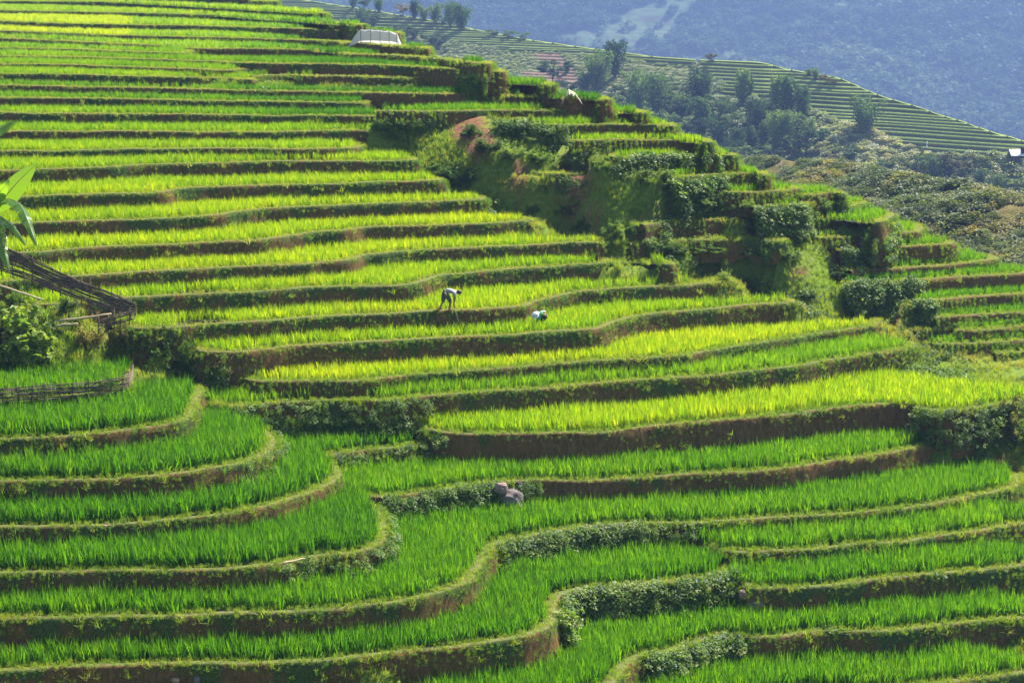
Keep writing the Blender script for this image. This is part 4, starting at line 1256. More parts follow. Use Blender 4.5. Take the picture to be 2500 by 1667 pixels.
# ------------------------------------------------------------------ trees
M_BARK = simple_mat('bark', (0.10, 0.075, 0.05), (0.05, 0.035, 0.025), 6.0, 0.9)
M_CANE = simple_mat('bamboo_cane', (0.16, 0.18, 0.07), (0.10, 0.12, 0.05), 4.0, 0.6)
M_BAMBOO = leaf_mat('bamboo_leaf', [(0.0, (0.016, 0.045, 0.014)), (0.5, (0.045, 0.100, 0.026)), (1.0, (0.150, 0.230, 0.060))], transl=0.35, attr=None, var=.75, rough=0.6, spec=0.15)
M_BROAD = leaf_mat('broad_leaf', [(0.0, (0.020, 0.050, 0.016)), (0.5, (0.045, 0.090, 0.024)), (1.0, (0.110, 0.150, 0.040))], transl=0.35, attr=None, var=.75, rough=0.6, spec=0.15)
M_OLIVE = leaf_mat('olive_leaf', [(0.0, (0.060, 0.065, 0.018)), (0.5, (0.130, 0.120, 0.030)), (1.0, (0.220, 0.160, 0.050))], transl=0.4, attr=None, var=.75, rough=0.6, spec=0.15)

def leaves_mesh(name, pts, size, mat, rng, droop=0.0, asp=.35, dirs=None):
    """two-triangle leaves at given points"""
    n = len(pts)
    d = rng.normal(0, 1, (n, 3)); d[:, 2] = d[:, 2] * .5 - droop
    if dirs is not None: d = d * .6 + dirs
    d /= np.linalg.norm(d, axis=1)[:, None]
    s_ = np.cross(d, rng.normal(0, 1, (n, 3))); s_ /= np.linalg.norm(s_, axis=1)[:, None] + 1e-9
    l = size * rng.uniform(.6, 1.4, n)[:, None]
    V = np.empty((n, 4, 3)); V[:, 0] = pts - d * l * .5; V[:, 1] = pts + s_ * l * asp; V[:, 2] = pts + d * l * .5; V[:, 3] = pts - s_ * l * asp
    return mesh_obj(name, V.reshape(-1, 3), np.arange(n * 4).reshape(n, 4), [mat], link=False)

def make_bamboo(seed, narrow=1.0, nleaf=2500):
    """unit height bamboo clump: arching canes wrapped in feathery leaf"""
    rng = np.random.default_rng(seed)
    mb = MB(); pts = []; dirs = []
    nst = int(rng.integers(9, 14))
    for k in range(nst):
        az = rng.uniform(0, 2 * math.pi); L = rng.uniform(.62, 1.0); out = rng.uniform(.06, .36) * narrow
        base = np.array([math.cos(az), math.sin(az), 0]) * rng.uniform(0, .05)
        tip_d = np.array([math.cos(az), math.sin(az), 0])
        P_ = []
        for t in np.linspace(0, 1, 8):
            P_.append(base + tip_d * out * t ** 2.2 + np.array([0, 0, 1]) * L * (t - .06 * t ** 4 * (out / .2)))
        mb.tube(P_, [0.010 * (1 - .85 * t) for t in np.linspace(0, 1, 8)], 4)
        P_ = np.array(P_)
        m = nleaf // nst
        t = rng.beta(1.6, 1.15, m)
        t = .12 + .88 * t
        c = np.stack([np.interp(t, np.linspace(0, 1, 8), P_[:, q]) for q in range(3)], 1)
        # clumpy side sprays
        cl = rng.integers(0, 16, m); ca = rng.uniform(0, 6.28, 16)[cl]
        r = (0.03 + .10 * np.sin(np.pi * np.clip(t, 0, 1)) ** .7) * rng.random(m) ** .6 * (0.8 + .5 * narrow)
        c += np.stack([np.cos(ca) * r, np.sin(ca) * r, -r * .3 + rng.normal(0, .012, m)], 1) + rng.normal(0, .014, (m, 3))
        pts.append(c); dirs.append(np.stack([np.cos(ca) * .5, np.sin(ca) * .5, np.full(m, -.5)], 1))
    return mb, np.vstack(pts), np.vstack(dirs)

def make_round(seed, wide=.5, nleaf=3600, trunk=.28):
    rng = np.random.default_rng(seed)
    mb = MB(); pts = []
    mb.tube([(0, 0, 0), (.01, .01, trunk * .6), (.0, -.01, trunk), (.02, 0, .6)], [.035, .028, .022, .008], 6)
    nb = 13
    for k in range(nb):
        az = rng.uniform(0, 6.28); h = rng.uniform(trunk + .05, .86); w = wide * (0.25 + .75 * math.sin(math.pi * (h - trunk) / (1.05 - trunk))) * rng.uniform(.5, .95)
        e = np.array([math.cos(az) * w, math.sin(az) * w, h])
        mb.tube([(0, 0, h * .55 + .05), tuple(e * np.array([.5, .5, 1]) - np.array([0, 0, .06])), tuple(e)], [.014, .009, .004], 4)
        for q in range(3):
            c = e + rng.normal(0, .05, 3)
            r = rng.uniform(.07, .13)
            m = nleaf // (nb * 3)
            d = rng.normal(0, 1, (m, 3)); d /= np.linalg.norm(d, axis=1)[:, None]
            d[:, 2] = np.where(d[:, 2] < -.2, -d[:, 2] * .5, d[:, 2])
            pts.append(c + d * (r * rng.random(m) ** .35)[:, None] * np.array([1.15, 1.15, .8]))
    return mb, np.vstack(pts), None

TREES = {}
def tree_proto(kind, i, mat):
    key = (kind, i, mat.name)
    if key in TREES: return TREES[key]
    if kind == 'b': mb, p, d = make_bamboo(40 + i, 1.0)
    elif kind == 'n': mb, p, d = make_bamboo(60 + i, .42)
    else: mb, p, d = make_round(80 + i)
    rng = np.random.default_rng(500 + i)
    if kind in 'bn':
        crown = leaves_mesh('crown', p, .055, mat, rng, .4, .22, d)
    else:
        crown = leaves_mesh('crown', p, .045, mat, rng, .0, .40)
    tm = mb.build('trunk' if kind == 'r' else 'canes', M_BARK if kind == 'r' else M_CANE, link=False)
    TREES[key] = (crown.data, tm.data)
    bpy.data.objects.remove(crown); bpy.data.objects.remove(tm)
    return TREES[key]

def far_point(px, py, prefer=None):
    r = ray(px, py); o_ = Vector((0, 0, CAMZ)); dv = Vector(r).normalized()
    for bv in ([prefer] if prefer else [bvhM, bvhA, bvhB]):
        hit = bv.ray_cast(o_, dv)
        if hit[0] is not None: return hit[0]
    return None

def plant_tree(px, py, hpx, kind, wf, label, cat, group, mat, surf, name):
    p = far_point(px, py, surf)
    if p is None: print('tree misses', px, py); return
    dist = (p - Vector((0, 0, CAMZ))).length
    h = hpx * 1.2 * dist / FPX; wf = wf * 1.1
    rt = empty(name, (p.x, p.y, p.z - 0.2), random.uniform(0, 6.28))
    cm, tm = tree_proto(kind, random.randrange(3), mat)
    for nm_, me in (('crown', cm), ('trunk' if kind == 'r' else 'canes', tm)):
        c = bpy.data.objects.new(nm_, me); COL.objects.link(c); c.parent = rt; c.scale = (h * wf, h * wf, h)
    tag(rt, label, cat, group)
    return rt

TL = [ # base x, base y, height px, kind, width factor, colour, label
 (1455, 222, 92, 'b', 1.0, 'B', 'tallest bamboo clump below the brown field, its lower plumes dark'),
 (1500, 190, 82, 'b', .95, 'B', 'bamboo clump leaning over the crest of the terraced spur'),
 (1425, 228, 52, 'b', 1.1, 'B', 'low bamboo at the foot of the tallest clump by the bare earth'),
 (1350, 200, 50, 'r', 1.3, 'L', 'round dark tree standing alone between two patches of bare earth'),
 (1384, 178, 30, 'n', 1.3, 'B', 'small spiky bush beside the round tree on bare earth'),
 (1392, 232, 34, 'r', 1.2, 'L', 'pale green bush just above the small draped net shelter'),
 (1560, 285, 106, 'b', .9, 'B', 'left bamboo of the tall pair in the middle of the wooded slope'),
 (1600, 292, 104, 'b', .9, 'B', 'right bamboo of the tall pair in the middle of the wooded slope'),
 (1530, 262, 50, 'r', 1.2, 'L', 'dark shrubby tree left of the tall bamboo pair'),
 (1645, 300, 60, 'r', 1.1, 'L', 'rounded dark tree right of the tall bamboo pair'),
 (1700, 246, 74, 'b', 1.0, 'B', 'bamboo with a pointed top on the pale scrub knoll'),
 (1722, 240, 56, 'b', 1.0, 'B', 'shorter bamboo joined to the pointed one on the knoll'),
 (1670, 245, 38, 'r', 1.4, 'L', 'squat bush at the left foot of the pointed bamboo'),
 (1810, 252, 74, 'n', 1.15, 'B', 'slim dark bamboo column nearest the path, left of its twin'),
 (1829, 238, 56, 'n', 1.1, 'B', 'shorter slim bamboo twin against the first terraces'),
 (1893, 275, 82, 'n', 1.0, 'B', 'thin bamboo column left in the middle pair against the terraces'),
 (1918, 290, 102, 'n', 1.2, 'B', 'thick bamboo column right in the middle pair against the terraces'),
 (1958, 292, 74, 'n', 1.1, 'B', 'feathery light bamboo column right of the thick one'),
 (1845, 322, 76, 'b', 1.0, 'B', 'broad dark bamboo below the slim twins'),
 (1715, 322, 82, 'n', 1.3, 'B', 'upright bamboo below the scrub knoll'),
 (1755, 362, 78, 'b', .9, 'B', 'bamboo clump low on the slope with bare canes showing'),
 (1800, 340, 60, 'r', 1.1, 'L', 'bushy dark tree among the low bamboos'),
 (1640, 352, 66, 'n', 1.3, 'G', 'pale bamboo just beyond the terrace corners'),
 (1612, 330, 50, 'r', 1.2, 'G', 'pale leafy tree at the edge of the near terraces'),
 (1680, 350, 58, 'r', 1.1, 'L', 'dark tree between the pale bamboo and the low clump'),
 (1862, 366, 62, 'n', 1.0, 'G', 'light green leaning bamboo plume in front of dark ones'),
 (1892, 362, 84, 'b', .95, 'B', 'big dark bamboo in the hollow, left of its neighbour'),
 (1918, 356, 78, 'b', .9, 'B', 'big dark bamboo in the hollow, right of its neighbour'),
 (1838, 368, 60, 'n', 1.2, 'B', 'narrow bamboo behind the light green plume'),
 (1968, 388, 78, 'r', 1.1, 'L', 'large bushy tree in front of the white scrub slope'),
 (1935, 366, 34, 'r', 1.3, 'G', 'bright bush left of the large bushy tree'),
 (1815, 402, 46, 'r', 1.4, 'L', 'wide low tree at the corner of the shrub ridge'),
 (1885, 392, 36, 'r', 1.4, 'L', 'low round bush on the edge of the shrub ridge'),
 (1480, 290, 60, 'r', 1.2, 'L', 'dark tree low on the slope just above the terrace ends'),
 (1520, 310, 56, 'b', 1.1, 'B', 'bamboo at the lower left corner of the wooded slope'),
 (1575, 330, 60, 'r', 1.2, 'L', 'tree below the left bamboo of the tall pair'),
 (1625, 262, 50, 'b', 1.1, 'B', 'bamboo between the tall pair and the pointed bamboo'),
 (1668, 285, 56, 'b', 1.1, 'B', 'bamboo under the squat bush in the wooded hollow'),
 (1735, 290, 54, 'r', 1.2, 'L', 'dark round tree under the knoll bamboos'),
 (1770, 300, 52, 'b', 1.1, 'G', 'pale bamboo between the knoll and the slim twins'),
 (1780, 396, 56, 'b', 1.1, 'B', 'lowest bamboo in the hollow behind the terrace steps'),
 (1800, 372, 56, 'n', 1.4, 'B', 'upright bamboo rising behind the lowest one'),
 (1730, 385, 50, 'r', 1.3, 'L', 'dark tree touching the lowest bamboo on its left'),
 (1845, 398, 44, 'r', 1.3, 'G', 'light bush behind the corner of the shrub ridge'),
 (1940, 330, 50, 'r', 1.2, 'L', 'dark bush below the thick bamboo column'),
 (1975, 338, 46, 'b', 1.1, 'B', 'low bamboo between the thick column and the path'),
 (1868, 300, 46, 'r', 1.2, 'L', 'dark bush between the broad bamboo and the middle pair'),
 (2070, 396, 34, 'r', 1.3, 'L', 'round bush behind the crest of the shrub ridge'),
 (2160, 420, 34, 'r', 1.3, 'G', 'grey green bush left of the airy tree'),
 (2110, 324, 82, 'b', 1.25, 'B', 'lone bushy bamboo in front of the long terraces'),
 (2236, 442, 66, 'r', 1.0, 'L', 'airy thin crowned tree at the left of the valley row'),
 (2284, 448, 70, 'b', 1.0, 'B', 'dark bamboo in the valley row beside the airy tree'),
 (2348, 448, 68, 'r', 1.1, 'O', 'yellowish rounded tree in the valley row'),
 (2312, 440, 56, 'n', 1.0, 'B', 'slim bamboo between the dark clump and the yellowish tree'),
 (2390, 462, 44, 'b', 1.1, 'B', 'short bamboo below the farm shed'),
 (2438, 476, 54, 'b', 1.1, 'B', 'bluish bamboo below the red earth banks'),
 (2480, 470, 34, 'r', 1.3, 'G', 'low pale bush at the right end of the valley row'),
 (2045, 400, 26, 'r', 1.3, 'O', 'small olive tree on the crest of the shrub ridge'),
 (885, 70, 46, 'b', 1.1, 'B', 'dark tree standing behind the top terraces above the tent'),
 (905, 68, 30, 'r', 1.2, 'L', 'low dark bush against the tree behind the top terraces'),
 (862, 18, 30, 'b', 1.1, 'B', 'leftmost dark tree on the crest line'),
 (888, 22, 26, 'r', 1.2, 'L', 'dark bush second from the left on the crest line'),
 (926, 28, 32, 'b', 1.1, 'G', 'pale bamboo left in the middle of the crest line'),
 (950, 30, 32, 'b', 1.1, 'G', 'pale bamboo beside the brown tree on the crest line'),
 (984, 38, 26, 'r', 1.2, 'O', 'brownish rounded tree on the crest line'),
 (1012, 42, 38, 'n', 1.6, 'B', 'dark conical tree on the crest line'),
 (1036, 50, 38, 'b', 1.0, 'G', 'feathery pale bamboo right of the dark conical tree'),
 (1062, 54, 46, 'b', 1.0, 'G', 'taller feathery bamboo right of its pale neighbour'),
 (1100, 66, 54, 'b', .95, 'B', 'left half of the great bamboo clump on the crest line'),
 (1126, 72, 66, 'b', 1.0, 'B', 'right and tallest half of the great bamboo clump on the crest'),
 (1082, 60, 22, 'r', 1.4, 'G', 'small bush left of the great bamboo clump'),
 (1205, 88, 16, 'r', 1.8, 'G', 'low tufted bush on the crest behind the first thin terraces'),
 (1240, 92, 18, 'r', 1.6, 'G', 'low bush right of the tufted one on the crest'),
 (1275, 96, 16, 'r', 1.7, 'G', 'rounded low bush where the crest terraces begin'),
 (980, 92, 30, 'r', 1.3, 'L', 'dark bush behind the tent at the terrace edge'),
 (1008, 96, 26, 'r', 1.3, 'L', 'dark bush among the thin stakes'),
 (1052, 112, 28, 'r', 1.4, 'L', 'dark bush at the foot of the scrubby hill by the stakes'),
 (1072, 114, 22, 'r', 1.4, 'L', 'small dark bush right of the one by the stakes'),
 (1735, 150, 20, 'r', 1.3, 'O', 'small brown tree alone on the flat crest terrace'),
 (1975, 186, 20, 'b', 1.2, 'G', 'leftmost bush of the three on the right crest'),
 (1992, 192, 26, 'b', 1.1, 'G', 'tallest bush of the three on the right crest'),
 (2016, 204, 22, 'r', 1.2, 'O', 'yellow bush of the three on the right crest'),
 (2038, 208, 14, 'r', 1.4, 'O', 'tiny yellow bush just right of the crest bushes'),
]
M_PALE = leaf_mat('pale_leaf', [(0.0, (0.060, 0.110, 0.035)), (0.5, (0.110, 0.170, 0.050)), (1.0, (0.170, 0.220, 0.070))], transl=0.4, attr=None, var=.75, rough=0.6, spec=0.15)
MATS = dict(B=M_BAMBOO, L=M_BROAD, O=M_OLIVE, G=M_PALE)
for (x_, y_, h_, k_, w_, c_, lb) in TL:
    nm_ = 'bamboo_clump' if k_ in 'bn' else ('bush' if h_ < 36 or 'bush' in lb else 'tree')
    if 'tree' in lb and k_ in 'bn': nm_ = 'tree'
    plant_tree(x_, y_, h_, k_, w_, lb, {'bamboo_clump': 'bamboo', 'bush': 'bush', 'tree': 'tree'}[nm_], 'trees on the hills beyond the terraces', MATS[c_], bvhA, nm_)

# ---- scrub on the spur, shrubs on the nearer ridge, forest on the mountain
def surf_points(Gm, n, mask=None, seed=0):
    rng = np.random.default_rng(seed)
    nxs, nvs = Gm.shape[:2]
    a = Gm[:-1, :-1]; b = Gm[1:, :-1]; c = Gm[:-1, 1:]
    ar = np.linalg.norm(np.cross(b - a, c - a), axis=2)
    if mask is not None: ar = ar * mask[:-1, :-1]
    pr = (ar / ar.sum()).ravel()
    i = rng.choice(len(pr), n, p=pr)
    ix, iy = np.unravel_index(i, ar.shape)
    s_, t_ = rng.random(n), rng.random(n)
    P_ = (Gm[ix, iy] * ((1 - s_) * (1 - t_))[:, None] + Gm[ix + 1, iy] * (s_ * (1 - t_))[:, None] + Gm[ix, iy + 1] * ((1 - s_) * t_)[:, None] + Gm[ix + 1, iy + 1] * (s_ * t_)[:, None])
    return P_, rng

M_SCRUB = leaf_mat('scrub_leaf', [(0.0, (0.060, 0.105, 0.035)), (0.5, (0.170, 0.220, 0.095)), (0.8, (0.290, 0.310, 0.170)), (1.0, (0.340, 0.300, 0.150))], transl=0.4, rough=0.55, spec=0.25)
M_HEATH = leaf_mat('heath_leaf', [(0.0, (0.030, 0.060, 0.014)), (0.4, (0.080, 0.115, 0.025)), (0.75, (0.200, 0.190, 0.050)), (1.0, (0.340, 0.240, 0.080))], transl=0.4, rough=0.55, spec=0.2)
M_FOREST = leaf_mat('forest_leaf', [(0.0, (0.014, 0.034, 0.012)), (0.5, (0.028, 0.060, 0.020)), (1.0, (0.075, 0.110, 0.036))], transl=0.3, rough=0.7, spec=0.1)
SCRUB = proto_collection('scrub_plant', [weed('w', M_SCRUB, 110, 1.0, .30, 400 + k, .7) for k in range(3)])
HEATH = proto_collection('heath_plant', [weed('w', M_HEATH, 140, 1.0, .26, 420 + k, .8) for k in range(3)])
FOREST = proto_collection('forest_crown', [weed('w', M_FOREST, 150, 1.0, .38, 440 + k, 1.1) for k in range(4)])

uG, vG, _ = project(G.reshape(-1, 3)); uG = uG.reshape(G.shape[:2]); vG = vG.reshape(G.shape[:2])
msk = np.ones(G.shape[:2])
for poly in (T1, T2, T3, E1, PATH): msk[in_poly(uG.ravel(), vG.ravel(), poly).reshape(msk.shape)] = 0.0
msk[in_poly(uG.ravel(), vG.ravel(), E2).reshape(msk.shape)] = 0.15
knoll = in_poly(uG.ravel(), vG.ravel(), [(1480, 140), (1700, 155), (1750, 200), (1740, 235), (1600, 215), (1480, 235), (1420, 240)]).reshape(msk.shape)
msk[knoll] = .5
msk[(uG < -40) | (uG > 2560) | (vG < -20) | (vG > 520)] = 0
P_, rng = surf_points(G, 9000, msk, 5)
u, v, _ = project(P_)
n = len(P_)
hs = rng.uniform(.5, 1.5, n) * np.where((v < 240) & (u < 1750), .55, 1)
P_[:, 2] += 0.9 * fbm(P_[:, 0] * .12, P_[:, 2] * .3, 4) - .1
tn = .5 + .45 * fbm(P_[:, 0] * .05, P_[:, 2] * .1, 3) + rng.normal(0, .12, n) + np.where((u > 1980) & (v > 300), .2, 0)
scatter('scrub', SCRUB, P_, np.stack([rng.normal(0, .2, n), rng.normal(0, .2, n), rng.uniform(0, 6.28, n)], 1), np.stack([hs, hs, hs * rng.uniform(.6, 1.2, n)], 1),
        np.clip(tn, 0, 1), rng.integers(0, 3, n), 'grey green scrub covering the slopes of the far spur', 'scrub')
mm = ((uM.reshape(GM.shape[:2]) > 1600) & (uM.reshape(GM.shape[:2]) < 2600)).astype(float)
P_, rng = surf_points(GM, 9000, mm, 6)
n = len(P_); u, v, _ = project(P_)
dens = fbm(P_[:, 0] * .10, P_[:, 1] * .10, 3)
kp = dens > -.33
P_ = P_[kp]; u = u[kp]; v = v[kp]; n = len(P_); dens = dens[kp]
hs = rng.uniform(.35, 1.0, n) * (1 + .8 * dens)
tn = .45 + .5 * fbm(P_[:, 0] * .2 + 5, P_[:, 1] * .2, 3) + rng.normal(0, .15, n)
scatter('shrubs', HEATH, P_, np.stack([rng.normal(0, .2, n), rng.normal(0, .2, n), rng.uniform(0, 6.28, n)], 1), np.stack([hs, hs, hs * rng.uniform(.7, 1.2, n)], 1),
        np.clip(tn, 0, 1), rng.integers(0, 3, n), 'olive and rust coloured shrubs matting the nearer ridge', 'shrubs')
mB = np.ones(GB.shape[:2]); uB2 = uB.reshape(mB.shape); vB2 = vB.reshape(mB.shape)
for p_ in FT: mB[in_poly(uB, vB, p_).reshape(mB.shape)] = .06
mB[(uB2 < 500) | (uB2 > 2620) | (vB2 < -120) | (vB2 > 420)] = 0
P_, rng = surf_points(GB, 15000, mB, 7)
n = len(P_)
hs = rng.uniform(3.5, 9.5, n) * (1 + .5 * fbm(P_[:, 0] * .01, P_[:, 2] * .01, 2))
tn = .45 + .8 * fbm(P_[:, 0] * .010, P_[:, 2] * .025, 3) + rng.normal(0, .12, n)
scatter('forest', FOREST, P_, np.stack([rng.normal(0, .15, n), rng.normal(0, .15, n), rng.uniform(0, 6.28, n)], 1), np.stack([hs, hs, hs * rng.uniform(.8, 1.3, n)], 1),
        np.clip(tn, 0, 1), rng.integers(0, 4, n), 'dense forest over the whole blue mountainside', 'forest')

# ---- haze
hz = bmesh.new(); bmesh.ops.create_cube(hz, size=1.0)
me = bpy.data.meshes.new('haze'); hz.to_mesh(me); hz.free()
haze = bpy.data.objects.new('haze', me); COL.objects.link(haze)
haze.scale = (3600, 2600, 276); haze.location = (200, 1180, -151 + 138)
m, nt = new_mat('haze_air')
out = N(nt, 'ShaderNodeOutputMaterial'); pv = N(nt, 'ShaderNodeVolumePrincipled')
pv.inputs['Color'].default_value = (0.35, 0.53, 1.0, 1); pv.inputs['Density'].default_value = 0.00022
pv.inputs['Anisotropy'].default_value = 0.3
nt.links.new(pv.outputs[0], out.inputs['Volume'])
me.materials.append(m)
tag(haze, 'blue summer haze filling the valley air', 'haze', kind='stuff')
# ------------------------------------------------------------------ things on and around the terraces
def lnear(nm, px):
    """world point on a lip at a photo column, and the inward normal"""
    L = [q for q in layers if q['name'] == nm][0]
    u, v, d = project(np.column_stack([L['W'], np.full(len(L['W']), L['z'])]))
    k = int(np.argmin(np.abs(u - px)))
    return np.array([*L['W'][k], L['z']]), L['N'][k], float(FPX / d[k])

def sc_at(p):
    return FPX / project(np.array(p))[2]

# ---- rocks
def rock_mat(name, c1, c2):
    m, nt = new_mat(name)
    out = N(nt, 'ShaderNodeOutputMaterial'); pb = N(nt, 'ShaderNodeBsdfPrincipled'); pb.inputs['Roughness'].default_value = .85
    tc = N(nt, 'ShaderNodeTexCoord')
    n1 = noise(nt, 3.0, 8, .75, tc.outputs['Object']); n2 = noise(nt, 18.0, 5, .7, tc.outputs['Object'])
    rp = ramp(nt, [(.3, c2), (.55, c1), (.75, tuple(min(1, c * 1.5) for c in c1))], math_n(nt, 'ADD', math_n(nt, 'MULTIPLY', n1, .6), math_n(nt, 'MULTIPLY', n2, .4)))
    nt.links.new(rp.outputs[0], pb.inputs['Base Color'])
    bp = N(nt, 'ShaderNodeBump'); bp.inputs['Strength'].default_value = 1.0; bp.inputs['Distance'].default_value = .05
    nt.links.new(math_n(nt, 'ADD', n1, n2), bp.inputs['Height']); nt.links.new(bp.outputs[0], pb.inputs['Normal'])
    nt.links.new(pb.outputs[0], out.inputs['Surface'])
    return m
M_ROCK = rock_mat('grey_rock', (0.17, 0.14, 0.125), (0.075, 0.060, 0.055))
M_ROCKP = rock_mat('pinkish_rock', (0.30, 0.20, 0.15), (0.15, 0.10, 0.075))

def rock(px, py, w, h, label, mat=M_ROCK, seed=0, skew=0.0, dip=.12):
    p = at_px(px, py); s = sc_at(p)
    bm = bmesh.new(); bmesh.ops.create_icosphere(bm, subdivisions=4, radius=1.0)
    rx, rz = w / s / 2, h / s / 2
    for v in bm.verts:
        c = v.co.copy(); n = c.normalized()
        d = 1 + .28 * float(fbm(np.array(n.x * 1.3 + seed * 3.1), np.array(n.y * 1.3 + n.z * 1.7 + seed), 4))
        # flatten into facets
        q = Vector((math.copysign(abs(n.x) ** .8, n.x), math.copysign(abs(n.y) ** .85, n.y), math.copysign(abs(n.z) ** .8, n.z)))
        v.co = Vector((q.x * rx * d + skew * rx * max(0, -q.z) * .9, q.y * rx * .8 * d, q.z * rz * d))
    me = bpy.data.meshes.new('rock'); bm.to_mesh(me); bm.free(); me.materials.append(mat)
    me.polygons.foreach_set('use_smooth', np.ones(len(me.polygons), bool))
    o = bpy.data.objects.new('rock', me); COL.objects.link(o)
    o.location = (p.x, p.y - (.50 if w > 28 and py < 1300 else .12), p.z); o.rotation_euler = (random.uniform(-.15, .15), random.uniform(-.1, .1), random.uniform(-.4, .4))
    return tag(o, label, 'rock')

rock(1246, 1218, 64, 62, 'big dark sloping boulder leaning against the weedy bank', M_ROCK, 1, skew=.7)
rock(1224, 1184, 32, 30, 'rounded brown stone perched on top of the dark boulder', M_ROCKP, 2)
rock(1845, 1478, 38, 34, 'dark pointed stone at the foot of the bare wall', M_ROCK, 3)
rock(1812, 1447, 20, 24, 'pinkish stone at the right end of the white flowering weeds', M_ROCKP, 4)
rock(1229, 1430, 19, 24, 'pale pink stone upright below the flowering bank corner', M_ROCKP, 5)
rock(984, 1310, 17, 18, 'angular grey stone left of the two flat ones', M_ROCK, 6)
rock(1013, 1318, 22, 11, 'flat pale stone in the middle beside the terrace corner', M_ROCKP, 7)
rock(1030, 1327, 18, 9, 'smallest flat stone touching the rice at the terrace corner', M_ROCKP, 8)
rock(1682, 1500, 32, 16, 'reddish stone half hidden under the flowering weeds', M_ROCKP, 9)
rock(1728, 1494, 26, 15, 'reddish stone right of the half hidden one under the weeds', M_ROCKP, 10)
rock(1744, 1620, 36, 15, 'flat grey stone under the lowest clump of weeds', M_ROCK, 11)
rock(430, 1656, 24, 14, 'pale slanting stone in the lowest wall', M_ROCKP, 12)
rock(483, 1656, 17, 20, 'square pale stone in the lowest wall', M_ROCK, 13)
rock(1470, 1343, 14, 15, 'tan stone among the white flowers of the middle bank', M_ROCKP, 14)
rock(815, 1025, 22, 12, 'brown stone showing in the weedy wall left of the grass tuft', M_ROCKP, 15)
rock(497, 985, 12, 8, 'little pale stone on the grassy dike corner', M_ROCKP, 16)
rock(257, 1282, 12, 8, 'small red clod on the lip of the curved dike', M_ROCKP, 17)

# ---- wood
M_WOOD = simple_mat('weathered_wood', (0.14, 0.095, 0.06), (0.06, 0.04, 0.028), 14, .85, stretch=(1, 1, .15))
M_WATTLE = simple_mat('dark_wattle', (0.190, 0.135, 0.090), (0.050, 0.035, 0.025), 9, .85)
M_POLE = simple_mat('dry_bamboo', (0.42, 0.34, 0.20), (0.26, 0.19, 0.11), 10, .6)

def pole(name, a, b, r, mat, label, cat, group=None, parent=None):
    mb = MB(); a = Vector(a); b = Vector(b)
    n = 6; pts = []; rad = []
    for i in range(n + 1):
        t = i / n; pts.append(a.lerp(b, t) + Vector((random.uniform(-1, 1), random.uniform(-1, 1), random.uniform(-1, 1))) * r * .5 - a)
        rad.append(r * (1 - .25 * t) * (1.12 if i % 2 else 1))
    mb.tube(pts, rad, 7)
    o = mb.build(name, mat, parent, smooth=True); o.location = a
    return tag(o, label, cat, group)

def px3(px, py, s): return Vector(at_s(px, py, s))

pole('bamboo_pole', px3(143, 785, 60.5), px3(272, 766, 60.3), .05, M_POLE, 'long pale bamboo pole lying above the shorter one on the bank', 'bamboo pole')
pole('bamboo_pole', px3(137, 795, 60.8), px3(190, 791, 60.8), .05, M_POLE, 'short pale bamboo pole under the long one', 'bamboo pole')
pole('bamboo_pole', px3(-10, 696, 60.5), px3(106, 731, 60.3), .045, M_POLE, 'thin bamboo rail sloping down below the wattle fence', 'bamboo pole')
pole('bamboo_pipe', px3(690, 1374, 73.2), px3(745, 1362, 72.2), .028, M_POLE, 'bleached bamboo pipe lying on the lip of a terrace', 'pipe')

def post(px, py, h, label, lean=0.0, r=.03, group=None, nm='wooden_post'):
    p = at_px(px, py); s = sc_at(p)
    return pole(nm, p - Vector((0, 0, .1)), p + Vector((lean * h / s, 0, h / s)), r, M_WOOD, label, 'post' if nm == 'wooden_post' else 'stake', group)
post(499, 842, 46, 'grey post standing straight at the terrace corner', .05, .045)
post(483, 838, 34, 'shorter leaning post left of the straight one', -.25, .04)
post(1942, 536, 48, 'tallest thin post beside the brushwood hedge', .1)
post(1956, 545, 30, 'short post just right of the tallest one by the hedge', -.05)
post(2018, 592, 32, 'left of two thin posts on the grassy bank', 0.0)
post(2043, 596, 32, 'right of two thin posts on the grassy bank', -.03)
post(2101, 604, 26, 'single thin post left of the red earth wall', 0.0)
post(2163, 598, 16, 'little stick poking up on the lip above the red wall', .2)
for k, (x_, y_, h_, l_) in enumerate([(960, 112, 22, .1), (988, 110, 26, .35), (1008, 113, 20, .2), (1034, 117, 18, .05), (1060, 124, 22, .1), (1085, 126, 14, -.1), (1094, 128, 20, .2), (1107, 131, 16, .2), (1118, 133, 18, .1)]):
    post(x_, y_, h_, ['first thin stake right of the white tent', 'longest leaning stake right of the white tent', 'third thin stake counted from the white tent', 'stake between the leaning ones and the hill edge',
         'tall upright stake halfway to the hill edge', 'shortest stake near the hill edge', 'leaning stake right of the shortest one', 'stake next to last at the hill edge', 'last stake at the edge of the hill'][k],
         l_, .018, 'thin stakes beside the white tent', 'stake')

